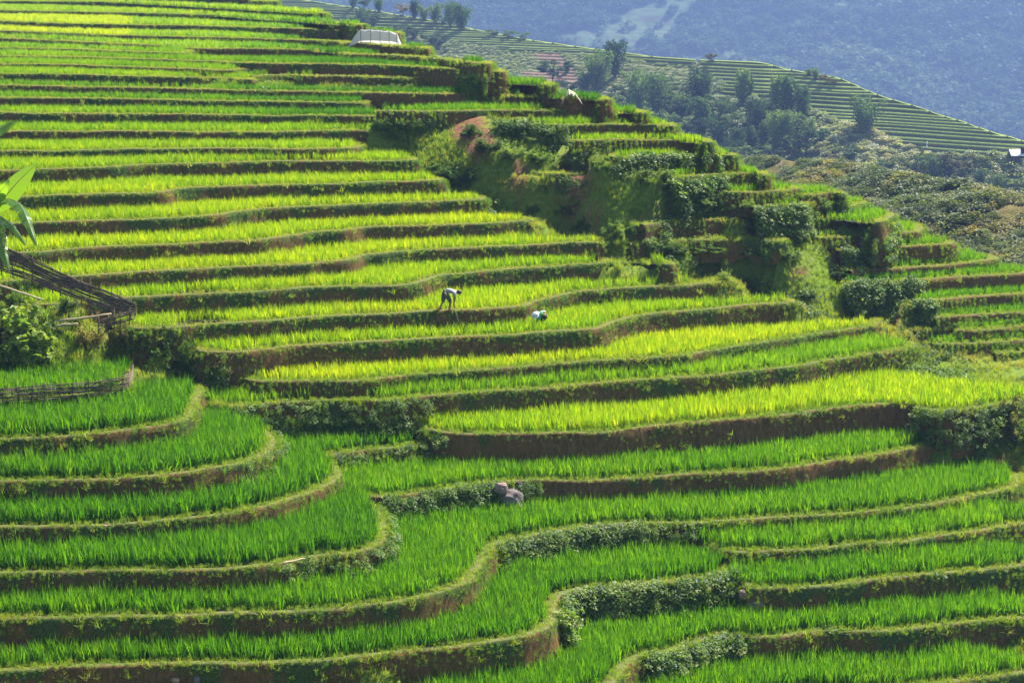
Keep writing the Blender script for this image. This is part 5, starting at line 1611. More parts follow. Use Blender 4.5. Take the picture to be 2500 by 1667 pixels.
# ---- woven fences
def wattle(name, base, tops, npost, label, nslat=11, bow=.03):
    """base, tops: lists of (px, py, s)"""
    B = catmull([px3(*q) if len(q) == 3 and q[2] > 40 else q for q in base], .1); T = catmull([px3(*q) if q[2] > 40 else q for q in tops], .1)
    B = resample(B, .12); T = resample(T, .12)
    n = len(B); T = np.stack([np.interp(np.linspace(0, 1, n), np.linspace(0, 1, len(T)), T[:, k]) for k in range(3)], 1)
    rt = empty(name, tuple(B[0])); o0 = Vector(B[0])
    for k in range(npost):
        i = int((k + .3) / npost * (n - 1)); mb = MB()
        a = Vector(B[i]) - Vector((0, 0, .15)); b = Vector(T[i]) + Vector((random.uniform(-.03, .05), 0, random.uniform(.08, .28)))
        mb.tube([a - o0, (a + b) / 2 - o0 + Vector((random.uniform(-.02, .02), 0, 0)), b - o0], [.026, .022, .014], 5)
        mb.build('post', M_WATTLE, rt, smooth=True)
    mb = MB()
    for j in range(nslat):
        f = (j + .5) / nslat
        for rep in range(2):
            a0 = random.randint(0, n // 6) if rep else 0; a1 = n - (random.randint(0, n // 5) if rep else 0)
            idx = list(range(a0, a1, 2))
            ff = f + random.uniform(-.04, .04)
            pts = []
            for i in idx:
                w = math.sin(i / n * npost * math.pi + (j % 2) * math.pi) * bow + random.uniform(-.008, .008)
                q = B[i] * (1 - ff) + T[i] * ff
                pts.append(Vector(q) - o0 + Vector((0, w - .02, .02 * math.sin(i * .21 + j * 2.1))))
            if len(pts) > 3: mb.tube(pts, random.uniform(.010, .020), 4)
    mb.build('wickerwork', M_WATTLE, rt)
    return tag(rt, label, 'fence')

wattle('wattle_fence', [(-25, 655, 59.4), (60, 680, 59.4), (140, 712, 59.6), (220, 742, 59.8), (290, 764, 60), (340, 772, 60)],
       [(-25, 586, 59.4), (60, 622, 59.4), (140, 660, 59.6), (220, 694, 59.8), (290, 722, 60), (340, 744, 60)], 15, 'long woven stick fence running downhill beside the banana plant', 24)
wattle('wattle_fence', [(240, 805, 61.5), (280, 795, 61.3), (330, 780, 61)], [(240, 780, 61.5), (280, 768, 61.3), (330, 755, 61)], 5, 'short tangled stick fence on the bank behind the pale poles', 6)
_L0 = [q for q in layers if q['name'] == 'L0'][0]
_u, _v, _d = project(np.column_stack([_L0['W'], np.full(len(_L0['W']), _L0['z'])]))
_k = [k for k in range(len(_u)) if _u[k] > -40][::4][:-4]
lowf_b = [(_L0['W'][k][0] - .05, _L0['W'][k][1] - .08, _L0['z'] - .30) for k in _k]
lowf_t = [(_L0['W'][k][0] + .05, _L0['W'][k][1] - .14, _L0['z'] + .58) for k in _k]
wattle('wattle_fence', lowf_b, lowf_t, 15, 'low woven stick fence around the end of the curved rice terrace', 15)
brush = empty('brushwood_hedge', tuple(at_px(1965, 495)))
mb = MB(); o0 = brush.location.copy()
for k in range(90):
    f = random.random(); p = at_px(1965 + 82 * f, 494 - 16 * f); 
    a = Vector(p) - o0; d = Vector((random.uniform(-.5, .5), random.uniform(-.2, .2), random.uniform(.12, .4)))
    mb.tube([a - Vector((0, 0, .05)), a + d * .5 + Vector((0, 0, .03)), a + d], [.012, .009, .003], 3)
mb.build('branches', M_WATTLE, brush)
tag(brush, 'dry cut branches piled as a hedge on a terrace edge', 'hedge')

# ---- bushes near the gully and on the banks
def make_bush(seed, nleaf=4200, leaf=.05, asp=.32):
    rng = np.random.default_rng(seed); mb = MB(); pts = []
    for k in range(16):
        az = rng.uniform(0, 6.28); r = rng.uniform(.05, .42); h = rng.uniform(.25, .88) * (1 - .5 * (r / .45) ** 2)
        e = np.array([math.cos(az) * r, math.sin(az) * r, h])
        mb.tube([(e[0] * .15, e[1] * .15, -.05), tuple(e * .6), tuple(e)], [.012, .008, .004], 4)
        for q in range(3):
            c = e + rng.normal(0, .07, 3); c[2] = max(c[2] * rng.uniform(.35, 1.05), .06)
            m = nleaf // 48; d = rng.normal(0, 1, (m, 3)); d /= np.linalg.norm(d, axis=1)[:, None]
            pts.append(c + d * (rng.uniform(.07, .15) * rng.random(m) ** .4)[:, None])
    # a few long shoots break the outline
    for k in range(9):
        az = rng.uniform(0, 6.28); r = rng.uniform(.1, .4); t = np.linspace(.4, 1, 26)[:, None]
        top_ = np.array([math.cos(az) * r * 1.2, math.sin(az) * r * 1.2, rng.uniform(.8, 1.15)])
        pts.append(t * top_ + rng.normal(0, .02, (26, 3)))
    return mb, np.vstack(pts)
BUSH = {}
def bush(px, py, w, h, label, mat, cat='bush', leaf=.05, asp=.32, nm='bush', dy=0.0, group='bushes around the near terraces'):
    k = random.randrange(3); key = (k, leaf, mat.name)
    if key not in BUSH:
        mb, p = make_bush(900 + k, leaf=leaf); rng = np.random.default_rng(950 + k)
        f = leaves_mesh('foliage', p, leaf, mat, rng, .05, asp); st = mb.build('stems', M_BARK, link=False)
        BUSH[key] = (f.data, st.data); bpy.data.objects.remove(f); bpy.data.objects.remove(st)
    p = at_px(px, py); s = sc_at(p)
    rt = empty(nm, (p.x, p.y + dy, p.z - .05), random.uniform(0, 6.28))
    for nn, me in zip(('foliage', 'stems'), BUSH[key]):
        c = bpy.data.objects.new(nn, me); COL.objects.link(c); c.parent = rt; c.scale = (w / s * .9, w / s * .9, h / s * (.58 if 1000 < px < 2300 and py < 800 else 1.0))
    return tag(rt, label, cat, group)
M_DARKB = leaf_mat('dark_bush_leaf', [(0.0, (0.030, 0.075, 0.012)), (0.5, (0.090, 0.165, 0.022)), (1.0, (0.240, 0.320, 0.060))], transl=.45, attr=None, var=.7, rough=.5, spec=.3)
M_LIGHTB = leaf_mat('light_bush_leaf', [(0.0, (0.050, 0.110, 0.018)), (0.5, (0.110, 0.200, 0.025)), (1.0, (0.280, 0.360, 0.060))], transl=.5, attr=None, var=.7, rough=.5, spec=.25)
M_OLIVB = leaf_mat('olive_bush_leaf', [(0.0, (0.055, 0.070, 0.018)), (0.5, (0.120, 0.130, 0.028)), (1.0, (0.320, 0.280, 0.080))], transl=.45, attr=None, var=.7, rough=.5, spec=.25)
for a_ in [
 (1105, 448, 120, 100, 'large dark leafy bush left of the landslide in the gully', M_DARKB), (1060, 425, 70, 60, 'smaller leafy bush leaning on the large dark one', M_LIGHTB),
 (1140, 455, 70, 62, 'dark bush at the lower right foot of the large one', M_DARKB), (1150, 330, 70, 62, 'fern covered bush at the top of the red cliff', M_LIGHTB),
 (1190, 372, 100, 84, 'dense dark bush spilling down the left of the fern bank', M_DARKB), (1250, 388, 90, 74, 'dark bush in the middle of the fern bank', M_DARKB),
 (1318, 396, 95, 66, 'light green bush on the lower fern bank', M_LIGHTB), (1375, 402, 70, 60, 'dark rounded bush at the right end of the fern bank', M_DARKB),
 (1290, 338, 90, 36, 'low bush directly under the right hand terrace lip', M_DARKB), (1460, 415, 62, 66, 'bushy overhang between two red earth faces', M_LIGHTB),
 (1570, 440, 80, 60, 'dark bush hanging under the stepped terrace, left one', M_DARKB), (1625, 436, 62, 58, 'dark bush hanging under the stepped terrace, right one', M_DARKB),
 (1700, 500, 90, 72, 'biggest dark bush below the terrace steps', M_DARKB), (1745, 512, 56, 66, 'dark bush touching the biggest one on its right', M_DARKB),
 (1795, 512, 60, 50, 'bush left of the short red wall', M_DARKB), (1828, 508, 46, 52, 'bush close against the short red wall', M_DARKB),
 (1978, 528, 78, 56, 'rounded bush right under the brushwood hedge', M_OLIVB), (1545, 572, 52, 58, 'bush with upright shoots at the left end of the long red wall', M_LIGHTB),
 (1302, 518, 44, 44, 'small dark bush alone on the grassy gully slope', M_DARKB), (1380, 520, 60, 38, 'low bush under the red landslide scar', M_DARKB),
 (1830, 560, 60, 40, 'bush at the right end of the long red wall', M_DARKB), (1640, 612, 90, 46, 'bush at the left end of the weedy hedge row', M_DARKB),
 (1730, 616, 100, 48, 'bush in the middle of the weedy hedge row', M_LIGHTB), (1830, 622, 90, 52, 'bush right of the middle of the weedy hedge row', M_DARKB),
 (1920, 634, 90, 56, 'bush at the right end of the weedy hedge row', M_DARKB), (2050, 672, 62, 46, 'dark bush above the wet red bank', M_DARKB),
 (2135, 640, 62, 60, 'bush beside the tall red wall of the right terraces', M_LIGHTB), (1830, 706, 70, 84, 'light bush added to brighten the dark slope under the weedy hedge row', M_LIGHTB), (1872, 716, 76, 90, 'light bush added to brighten the dark hollow between two terrace ends', M_LIGHTB), (1770, 690, 60, 60, 'small light bush added to brighten the slope left of the hollow', M_LIGHTB), (1500, 575, 70, 70, 'pale green bush where the gully meets the yellow rice', M_LIGHTB), (1420, 560, 60, 60, 'small pale bush low in the middle of the gully', M_LIGHTB),  # light bushes by the hollow are added to brighten a dark steep slope
 (1975, 722, 60, 30, 'low dark bush beside the small red bank', M_DARKB),
 (2125, 722, 60, 52, 'bush at the left end of the long right hand terraces', M_LIGHTB), (2190, 778, 44, 40, 'bush between two triangular red banks', M_DARKB),
 (2240, 765, 60, 50, 'bush at the corner of the lower right terraces', M_DARKB),
 (2345, 1052, 90, 74, 'flowering bush at the left of the big thicket', M_OLIVB), (2400, 1062, 105, 92, 'dark bush in the middle of the big thicket by the right edge', M_DARKB),
 (2465, 1060, 105, 110, 'tallest bush of the thicket at the right edge', M_OLIVB), (2500, 1100, 90, 90, 'shaded bush at the very right edge of the thicket', M_DARKB),
 (2390, 1120, 90, 52, 'light leafy bush under the thicket', M_LIGHTB), (2455, 1150, 70, 46, 'low yellow green bush below the thicket', M_OLIVB),
 (345, 862, 90, 80, 'dark bush in front of the tangled stick fence', M_DARKB), (300, 840, 80, 70, 'olive bush under the long bamboo pole', M_OLIVB),
 (412, 878, 86, 96, 'dark overgrown bush beneath the terrace corner', M_DARKB), (462, 888, 56, 74, 'bright bush with long shoots by the two posts', M_LIGHTB),
 (215, 850, 100, 80, 'olive grassy bush in the middle of the left bank', M_OLIVB), (165, 760, 60, 52, 'dark bush between the fence and the bamboo poles', M_DARKB),
 (50, 745, 80, 50, 'leafy bush below the thin bamboo rail', M_LIGHTB), (265, 778, 40, 46, 'dark bush at the foot of the long woven fence', M_DARKB),
 (545, 905, 70, 40, 'pale dry bush on the wall left of the yellow rice', M_OLIVB)]:
    bush(*a_)
gv = bush(62, 878, 180, 125, 'broad leaved gourd vine sprawling at the left edge', M_LIGHTB, 'vine', .13, .42, 'gourd_vine', group=None)
bush(15, 880, 110, 90, 'second mass of broad gourd leaves cut by the left edge', M_OLIVB, 'vine', .13, .42, 'gourd_vine', group=None)

# tall reed clumps on the left bank
def reeds(px, py, h, label, seed):
    t = tuft('blades', M_LIGHTB, 46, 1.0, .035, .12, .30, 1.5, seed, seg=6)
    p = at_px(px, py); s = sc_at(p)
    rt = empty('reed_clump', (p.x, p.y, p.z)); COL.objects.link(t); t.parent = rt; t.scale = (h / s,) * 3
    return tag(rt, label, 'reeds', 'tall reed clumps on the left bank')
reeds(195, 800, 66, 'tall arching reeds left of the long bamboo pole end', 31)
reeds(112, 790, 60, 'upright reeds beside the gourd vine', 32)
reeds(240, 835, 50, 'reeds leaning over below the bamboo poles', 33)
reeds(30, 985, 46, 'grass clump growing through the low fence at the edge', 34)
reeds(100, 975, 50, 'grass clump growing through the low fence, second from the edge', 35)
reeds(196, 598 + 4, 1, 'x', 36) if False else None

# ---- banana plant at the left edge
def banana_mat():
    m, nt = new_mat('banana_leaf')
    out = N(nt, 'ShaderNodeOutputMaterial'); pb = N(nt, 'ShaderNodeBsdfPrincipled'); pb.inputs['Roughness'].default_value = .32
    pb.inputs['Specular IOR Level'].default_value = .6
    uv = N(nt, 'ShaderNodeAttribute', attribute_name='along')
    w = N(nt, 'ShaderNodeMath', operation='SINE'); nt.links.new(math_n(nt, 'MULTIPLY', uv.outputs['Fac'], 260.0), w.inputs[0])
    c = mixc(nt, (0.060, 0.140, 0.020), (0.100, 0.200, 0.030), math_n(nt, 'ADD', math_n(nt, 'MULTIPLY', w.outputs[0], .5), .5))
    nt.links.new(c, pb.inputs['Base Color'])
    tb = N(nt, 'ShaderNodeBsdfTranslucent'); nt.links.new(mixc(nt, c, (3.2, 2.6, .5), 1.0, 'MULTIPLY'), tb.inputs['Color'])
    mx = N(nt, 'ShaderNodeMixShader'); mx.inputs[0].default_value = .5
    nt.links.new(pb.outputs[0], mx.inputs[1]); nt.links.new(tb.outputs[0], mx.inputs[2]); nt.links.new(mx.outputs[0], out.inputs['Surface'])
    return m
M_BAN = banana_mat()
M_BSTEM = simple_mat('banana_stem', (0.16, 0.17, 0.06), (0.10, 0.07, 0.035), 7, .6, stretch=(1, 1, .2))
ban = empty('banana_plant', tuple(px3(-22, 700, 61)))
ORG = ban.location.copy()
mb = MB(); mb.tube([px3(-22, 720, 61) - ORG, px3(-20, 600, 61) - ORG, px3(-12, 500, 61) - ORG], [.16, .13, .08], 10); mb.build('stem', M_BSTEM, ban, smooth=True)
def bleaf(ctrl, width, side, torn=.0, seed=0, wtip=.25):
    """ctrl: (px,py,s) along the midrib"""
    rng = np.random.default_rng(seed)
    c = resample(catmull([px3(*q) for q in ctrl], .04), .035); n = len(c)
    T = np.gradient(c, axis=0); T /= np.linalg.norm(T, axis=1)[:, None]
    side = np.array(side, float)
    V = []; F = []; al = []
    for sg in (-1, 1):
        cuts = 0.0; j = 0
        while j < n - 1:
            L = int(rng.integers(3, 9)) if torn else n
            j2 = min(n - 1, j + L)
            droop = rng.uniform(.1, .9) * torn
            b0 = len(V)
            for i in range(j, j2 + 1):
                t = i / (n - 1)
                w = width * (math.sin(math.pi * min(1, (t + .06) ** .75)) ** .55 if t < .985 else .15) * .5
                s_ = np.cross(T[i], side); s_ /= np.linalg.norm(s_); s_ = s_ * sg
                for q, fr in enumerate((0, .5, 1)):
                    V.append(c[i] + s_ * w * fr * (1 - .25 * droop * fr) + side * .10 * w * (-fr) - np.array([0, 0, 1]) * w * (.15 * fr + droop * fr * fr * .8)); al.append(t)
            for i in range(j2 - j):
                for q in (0, 1):
                    a = b0 + i * 3 + q; F.append((a, a + 1, a + 4, a + 3))
            j = j2
            if torn and rng.random() < .7 and j < n - 1: pass
    o = mesh_obj('leaf', [tuple(Vector(v) - ORG) for v in V], F, [M_BAN], ban, smooth=True)
    a = o.data.attributes.new('along', 'FLOAT', 'POINT'); a.data.foreach_set('value', np.array(al, np.float32))
    rb = MB(); rb.tube([Vector(p) - ORG for p in c[::3]], [.022 * (1 - .8 * k / max(1, len(c[::3]) - 1)) for k in range(len(c[::3]))], 5); rb.build('midrib', M_BSTEM, o, smooth=True)
    return o
bleaf([(-12, 505, 61), (14, 478, 61.2), (48, 440, 61.4), (92, 398, 61.6)], .86, (.25, -.85, .35), 0, 1)
bleaf([(-14, 502, 61), (18, 486, 62), (48, 500, 63), (66, 535, 63.6), (84, 585, 64), (96, 622, 64)], .62, (.3, -.5, .8), .8, 2)
bleaf([(-14, 520, 61), (10, 535, 62.2), (34, 556, 63), (58, 590, 63.2), (66, 612, 63.4)], .46, (.3, -.5, .8), .9, 3)
bleaf([(-60, 360, 60.6), (-22, 328, 60.4), (14, 308, 60.2), (52, 291, 60.2)], .5, (.1, -.8, .5), .3, 4)
bleaf([(-14, 515, 61), (-2, 560, 62.6), (10, 620, 63.2), (28, 676, 63.4)], .6, (.4, -.8, .3), .8, 5)
bleaf([(-12, 500, 61), (0, 470, 61.5), (14, 452, 62), (26, 432, 62)], .55, (.3, -.9, .2), .2, 6)
tag(ban, 'banana plant with one glowing upright leaf at the left edge', 'banana plant')

# ---- white shelters
def cloth_mat(name, c=(0.62, 0.62, 0.58), tr=.4):
    m, nt = new_mat(name)
    out = N(nt, 'ShaderNodeOutputMaterial'); pb = N(nt, 'ShaderNodeBsdfPrincipled'); pb.inputs['Roughness'].default_value = .6; pb.inputs['Base Color'].default_value = (*c, 1)
    tb = N(nt, 'ShaderNodeBsdfTranslucent'); tb.inputs['Color'].default_value = (*c, 1)
    mx = N(nt, 'ShaderNodeMixShader'); mx.inputs[0].default_value = tr
    nt.links.new(pb.outputs[0], mx.inputs[1]); nt.links.new(tb.outputs[0], mx.inputs[2]); nt.links.new(mx.outputs[0], out.inputs['Surface'])
    return m
M_SHEET = cloth_mat('white_sheet'); M_NET = cloth_mat('cream_net', (0.55, 0.52, 0.40), .45)
lp, ln_, s0 = lnear('U4', 884); p0 = Vector((lp[0] + ln_[0] * .8, lp[1] + ln_[1] * .8, lp[2] - .08))
tent = empty('sheet_tent', tuple(p0))
def T3_(px, py, dy=0.0): return Vector(((px - 884) / s0, dy, (113 - py) / s0))
# roof profile over depth for a row of columns
colsx = [(822, 118, 116), (836, 92, 112), (850, 76, 103), (868, 75, 102), (888, 76, 102), (910, 78, 103), (928, 80, 104), (941, 86, 107), (949, 108, 112)]
V = []; nst = 15
xs_ = np.linspace(822, 949, 49)
for x in xs_:
    tp = np.interp(x, [c[0] for c in colsx], [c[1] for c in colsx]); ft = np.interp(x, [c[0] for c in colsx], [c[2] for c in colsx])
    sag = 1.2 * math.sin((x - 852) / 22 * math.pi) ** 2 * (850 < x < 940)
    for j in range(nst):
        f = j / (nst - 1)               # front hem -> over the top -> back to the ground
        if f < .4: g = f / .4; z = ft + (tp + sag - ft) * math.sin(g * math.pi / 2); yy = -.55 + .25 * g
        else: g = (f - .4) / .6; z = (tp + sag) + (116 - tp) * (1 - math.cos(g * math.pi / 2)); yy = -.30 + 1.5 * g
        w = .02 * math.sin(x * .9 + j) + .015 * math.sin(x * .37 + j * 1.7)
        q = T3_(x, z, yy + w); V.append(tuple(q))
F = [(i * nst + j, (i + 1) * nst + j, (i + 1) * nst + j + 1, i * nst + j + 1) for i in range(48) for j in range(nst - 1)]
mesh_obj('sheet', V, F, [M_SHEET], tent, smooth=True)
mbp = MB()
for x in (853, 877, 900, 922, 941):
    tp = np.interp(x, [c[0] for c in colsx], [c[1] for c in colsx])
    hb = MB(); hb.tube([T3_(x, 114, -.62), T3_(x, tp + 8, -.62), T3_(x, tp + 1, -.52), T3_(x, tp - 1.2, -.30)], .022, 5); hb.build('pole', M_WATTLE, tent)
hb = MB(); hb.tube([T3_(838, 90, -.28), T3_(853, 75, -.28), T3_(900, 76, -.28), T3_(941, 85, -.28)], .02, 5); hb.build('ridge_pole', M_WATTLE, tent)
tag(tent, 'long white sheet tent on dark poles at the upper terrace edge', 'tent')

lp, ln_, s1 = lnear('U10', 1394); p1 = Vector((lp[0] - ln_[0] * .25, lp[1] - ln_[1] * .25, lp[2] - .28))
net = empty('net_shelter', tuple(p1))
def q1(px, py, dy): return ((px - 1392) / s1, dy, (250 - py) / s1)
V = []; F = []; nn = 17
for j, dy in enumerate(np.linspace(-.45, .75, 9)):
    for i, t in enumerate(np.linspace(0, 1, nn)):
        x = np.interp(t, [0, .15, .38, .5, .62, .85, 1], [1369, 1374, 1386, 1394, 1404, 1413, 1422])
        y = np.interp(t, [0, .15, .38, .5, .62, .85, 1], [251, 238, 214, 219, 224, 238, 252])
        back = max(0, (dy + .45) / 1.2)
        x = x + (1396 - x) * .25 * back; y = y + (250 - y) * .45 * back ** 2
        V.append(q1(x + .6 * math.sin(i * 2.3 + j), y + .8 * math.sin(i * 1.7 + j * 2), dy + .03 * math.sin(i * 3 + j)))
for j in range(8):
    for i in range(nn - 1): F.append((j * nn + i, j * nn + i + 1, (j + 1) * nn + i + 1, (j + 1) * nn + i))
mesh_obj('net', V, F, [M_NET], net, smooth=True)
for x, y in ((1386, 215), (1404, 225)):
    hb = MB(); hb.tube([q1(x + 1, 254, -.3), q1(x, y + 1, -.3)], .018, 5); hb.build('pole', M_WATTLE, net)
tag(net, 'small peaked cream net draped over sticks on a terrace lip', 'net shelter')
lp, ln_, s2 = lnear('U10', 1450); p2 = Vector((lp[0], lp[1], lp[2] - .2)); rag = empty('sheet_scrap', tuple(p2))
V = []; F = []
for j in range(6):
    for i in range(5):
        V.append(((i - 2) * 2.0 / s2 * (.6 + .16 * j), .05 * math.sin(i * 2 + j), (11 - j * 2.2 + .5 * math.sin(i * 2)) / s2))
for j in range(5):
    for i in range(4): F.append((j * 5 + i, j * 5 + i + 1, (j + 1) * 5 + i + 1, (j + 1) * 5 + i))
mesh_obj('cloth', V, F, [M_NET], rag, smooth=True)
hb = MB(); hb.tube([(0, .03, -.1), (0, .03, 12.5 / s2)], .015, 5); hb.build('stick', M_WATTLE, rag)
tag(rag, 'scrap of cream cloth hung on a stick near the terrace end', 'cloth')

# ---- farm shed and far houses
M_ROOF = simple_mat('pale_roof', (0.75, 0.75, 0.76), (0.62, 0.62, 0.64), 2, .5)
M_ROOFB = simple_mat('brownish_roof', (0.40, 0.33, 0.33), (0.30, 0.25, 0.25), 2, .7)
M_PLANK = simple_mat('plank_wall', (0.12, 0.085, 0.06), (0.06, 0.045, 0.035), 6, .85, stretch=(3, 3, .3))
M_DARK = simple_mat('dark_opening', (0.015, 0.013, 0.012), (0.01, 0.01, 0.01), 2, .9)
def house(px, py, L, W_, H, label, surf, roofm=M_ROOF, rz=0.0, nm='farm_house', windows=True):
    p = far_point(px, py, surf)
    rt = empty(nm, (p.x, p.y, p.z), rz)
    mb = MB(); mb.box((0, 0, H / 2 - .8), (L, W_, H + 1.6)); wl = mb.build('wall', M_PLANK, rt)
    rf = MB(); oh = .6; rh_ = W_ * .30
    zt = H + .02
    A = [(-L / 2 - oh, -W_ / 2 - oh, zt - .2), (L / 2 + oh, -W_ / 2 - oh, zt - .2), (L / 2 + oh, 0, zt + rh_), (-L / 2 - oh, 0, zt + rh_), (-L / 2 - oh, W_ / 2 + oh, zt - .2), (L / 2 + oh, W_ / 2 + oh, zt - .2)]
    t_ = .12
    B_ = [(a[0], a[1], a[2] + t_) for a in A]
    rf.add(A + B_, [(6, 7, 8, 9), (9, 8, 11, 10), (3, 2, 1, 0), (4, 5, 2, 3), (0, 1, 7, 6), (4, 10, 11, 5), (0, 6, 9, 3), (3, 9, 10, 4), (1, 2, 8, 7), (2, 5, 11, 8)])
    rf.build('roof', roofm, rt)
    g = MB(); g.add([(-L / 2, -W_ / 2, H), (-L / 2, W_ / 2, H), (-L / 2, 0, H + rh_)], [(0, 2, 1)]); g.add([(L / 2, -W_ / 2, H), (L / 2, W_ / 2, H), (L / 2, 0, H + rh_)], [(0, 1, 2)]); g.build('gable', M_PLANK, rt)
    d = MB(); d.box((-L * .12, -W_ / 2 - .04, 1.0), (1.1, .08, 2.0)); d.build('door', M_DARK, rt)
    for x in ((-L * .35, L * .22) if windows else ()):
        w = MB(); w.box((x, -W_ / 2 - .04, 1.5), (.9, .08, .8)); w.build('window', M_DARK, rt)
    return tag(rt, label, 'house')
house(2500, 386, 4.6, 2.6, .7, 'low shed with a white roof on the terraced spur at the right edge', bvhA, nm='shed', windows=False)
house(1655, 70, 6.5, 5.0, 2.2, 'tiny white roofed house high on the blue mountainside', bvhB)
house(1764, 110, 7.5, 5.0, 1.8, 'dull grey roofed house above the lowest hazy paddies', bvhB, M_ROOFB)
house(1347, 20, 5.0, 4.0, 1.6, 'pale roofed hut hidden in the hazy forest near the top', bvhB)
pw = far_point(2262, 360, bvhA); sw = sc_at(pw)
o = pole('white_post', pw - Vector((0, 0, .2)), pw + Vector((0, 0, 13 / sw)), .16, M_ROOF, 'thin white post standing in the grey scrub of the spur', 'post')

# ------------------------------------------------------------------ people
M_SKIN = simple_mat('skin', (0.33, 0.17, 0.10), (0.28, 0.14, 0.08), 12, .6)
M_HAIR = simple_mat('black_hair', (0.012, 0.010, 0.010), (0.02, 0.016, 0.015), 40, .5)
def stripe_mat(name, c1, c2, freq, axis=0):
    m, nt = new_mat(name); out = N(nt, 'ShaderNodeOutputMaterial'); pb = N(nt, 'ShaderNodeBsdfPrincipled'); pb.inputs['Roughness'].default_value = .85
    tc = N(nt, 'ShaderNodeTexCoord'); sx = N(nt, 'ShaderNodeSeparateXYZ'); nt.links.new(tc.outputs['Object'], sx.inputs[0])
    f = math_n(nt, 'SINE', math_n(nt, 'MULTIPLY', sx.outputs[axis], freq)); nt.links.new(mixc(nt, c1, c2, math_n(nt, 'MULTIPLY', math_n(nt, 'ADD', f, .2), 3.0, True)), pb.inputs['Base Color'])
    nt.links.new(pb.outputs[0], out.inputs['Surface']); return m
M_SHIRT = stripe_mat('striped_shirt', (0.36, 0.36, 0.39), (0.20, 0.21, 0.25), 150)
M_TROUS = simple_mat('green_trousers', (0.085, 0.115, 0.085), (0.05, 0.07, 0.055), 9, .85)
M_GREEN = simple_mat('green_jacket', (0.03, 0.36, 0.09), (0.02, 0.24, 0.06), 7, .8)
M_HAT = simple_mat('white_hat', (0.72, 0.74, 0.82), (0.60, 0.63, 0.74), 6, .8)
M_BAND = simple_mat('red_band', (0.45, 0.05, 0.06), (0.35, 0.04, 0.05), 6, .8)
M_BLACKC = simple_mat('black_cloth', (0.02, 0.02, 0.024), (0.012, 0.012, 0.015), 9, .85)

def skin_body(name, joints, edges, mat, parent, root=0, sub=2):
    """joints: {key: (x, y, z, r)}"""
    keys = list(joints); me = bpy.data.meshes.new(name)
    me.from_pydata([joints[k][:3] for k in keys], [(keys.index(a), keys.index(b)) for a, b in edges], [])
    o = bpy.data.objects.new(name, me); COL.objects.link(o); o.parent = parent
    md = o.modifiers.new('skin', 'SKIN'); md.use_smooth_shade = True
    sv = me.skin_vertices[0].data
    for k, key in enumerate(keys):
        r = joints[key][3]; sv[k].radius = (r, r) if not hasattr(r, '__len__') else r
        sv[k].use_root = (k == root)
    ss = o.modifiers.new('sub', 'SUBSURF'); ss.levels = sub; ss.render_levels = sub
    me.materials.append(mat)
    return o

def ball(name, c, r, mat, parent, sub=3):
    bm = bmesh.new(); bmesh.ops.create_icosphere(bm, subdivisions=sub, radius=1)
    for v in bm.verts: v.co = Vector((v.co.x * r[0] + c[0], v.co.y * r[1] + c[1], v.co.z * r[2] + c[2]))
    me = bpy.data.meshes.new(name); bm.to_mesh(me); bm.free(); me.materials.append(mat); me.polygons.foreach_set('use_smooth', np.ones(len(me.polygons), bool))
    o = bpy.data.objects.new(name, me); COL.objects.link(o); o.parent = parent; return o

# man bending over on the lip, facing right
lp, ln_, ls = lnear('U21', 1092)
man = empty('person', (lp[0] + ln_[0] * .12, lp[1] + ln_[1] * .12, lp[2] - .01))
J = dict(pel=(.03, 0, .82, .12), spi=(.20, 0, .90, .105), che=(.38, 0, .88, .125), nek=(.53, 0, .84, .055), hd0=(.60, 0, .82, .075), hd1=(.68, 0, .785, .095), chin=(.735, 0, .72, .045),
         hl=(.02, .09, .79, .095), kl=(-.04, .12, .42, .062), al=(-.20, .13, .09, .038), tl=(-.08, .13, .03, .035), hll=(-.235, .13, .04, .03),
         hr=(.05, -.09, .79, .095), kr=(.30, -.10, .45, .062), ar=(.22, -.10, .09, .038), tr=(.34, -.10, .03, .035), hlr=(.19, -.10, .04, .03),
         sl=(.46, .16, .80, .065), el=(.48, .19, .50, .042), wl=(.42, .10, .24, .028), pl=(.42, .07, .17, .032),
         sr=(.46, -.16, .80, .065), er=(.44, -.19, .50, .042), wr=(.44, -.06, .20, .028), pr=(.44, -.03, .13, .032))
E = [('pel', 'spi'), ('spi', 'che'), ('che', 'nek'), ('nek', 'hd0'), ('hd0', 'hd1'), ('hd1', 'chin'), ('pel', 'hl'), ('hl', 'kl'), ('kl', 'al'), ('al', 'tl'), ('al', 'hll'),
     ('pel', 'hr'), ('hr', 'kr'), ('kr', 'ar'), ('ar', 'tr'), ('ar', 'hlr'), ('che', 'sl'), ('sl', 'el'), ('el', 'wl'), ('wl', 'pl'), ('che', 'sr'), ('sr', 'er'), ('er', 'wr'), ('wr', 'pr')]
for hd, (bx_, by_, bz_) in (('l', (.42, .07, .17)), ('r', (.44, -.03, .13))):
    for q in range(4):
        o1 = (q - 1.5) * .020
        J['f%s%d' % (hd, q)] = (bx_ + .02 + o1 * .3, by_ + o1, bz_ - .055 - .004 * (q in (1, 2)), .010)
        J['g%s%d' % (hd, q)] = (bx_ + .005 + o1 * .3, by_ + o1, bz_ - .095 - .008 * (q in (1, 2)), .008)
        E += [('p' + hd, 'f%s%d' % (hd, q)), ('f%s%d' % (hd, q), 'g%s%d' % (hd, q))]
    J['t' + hd + 'h'] = (bx_ + .035, by_ + .03, bz_ - .03, .011); E += [('p' + hd, 't' + hd + 'h')]
skin_body('body', J, E, M_SKIN, man)
S = {k: (*J[k][:3], J[k][3] * 1.16) for k in ('pel', 'spi', 'che')}
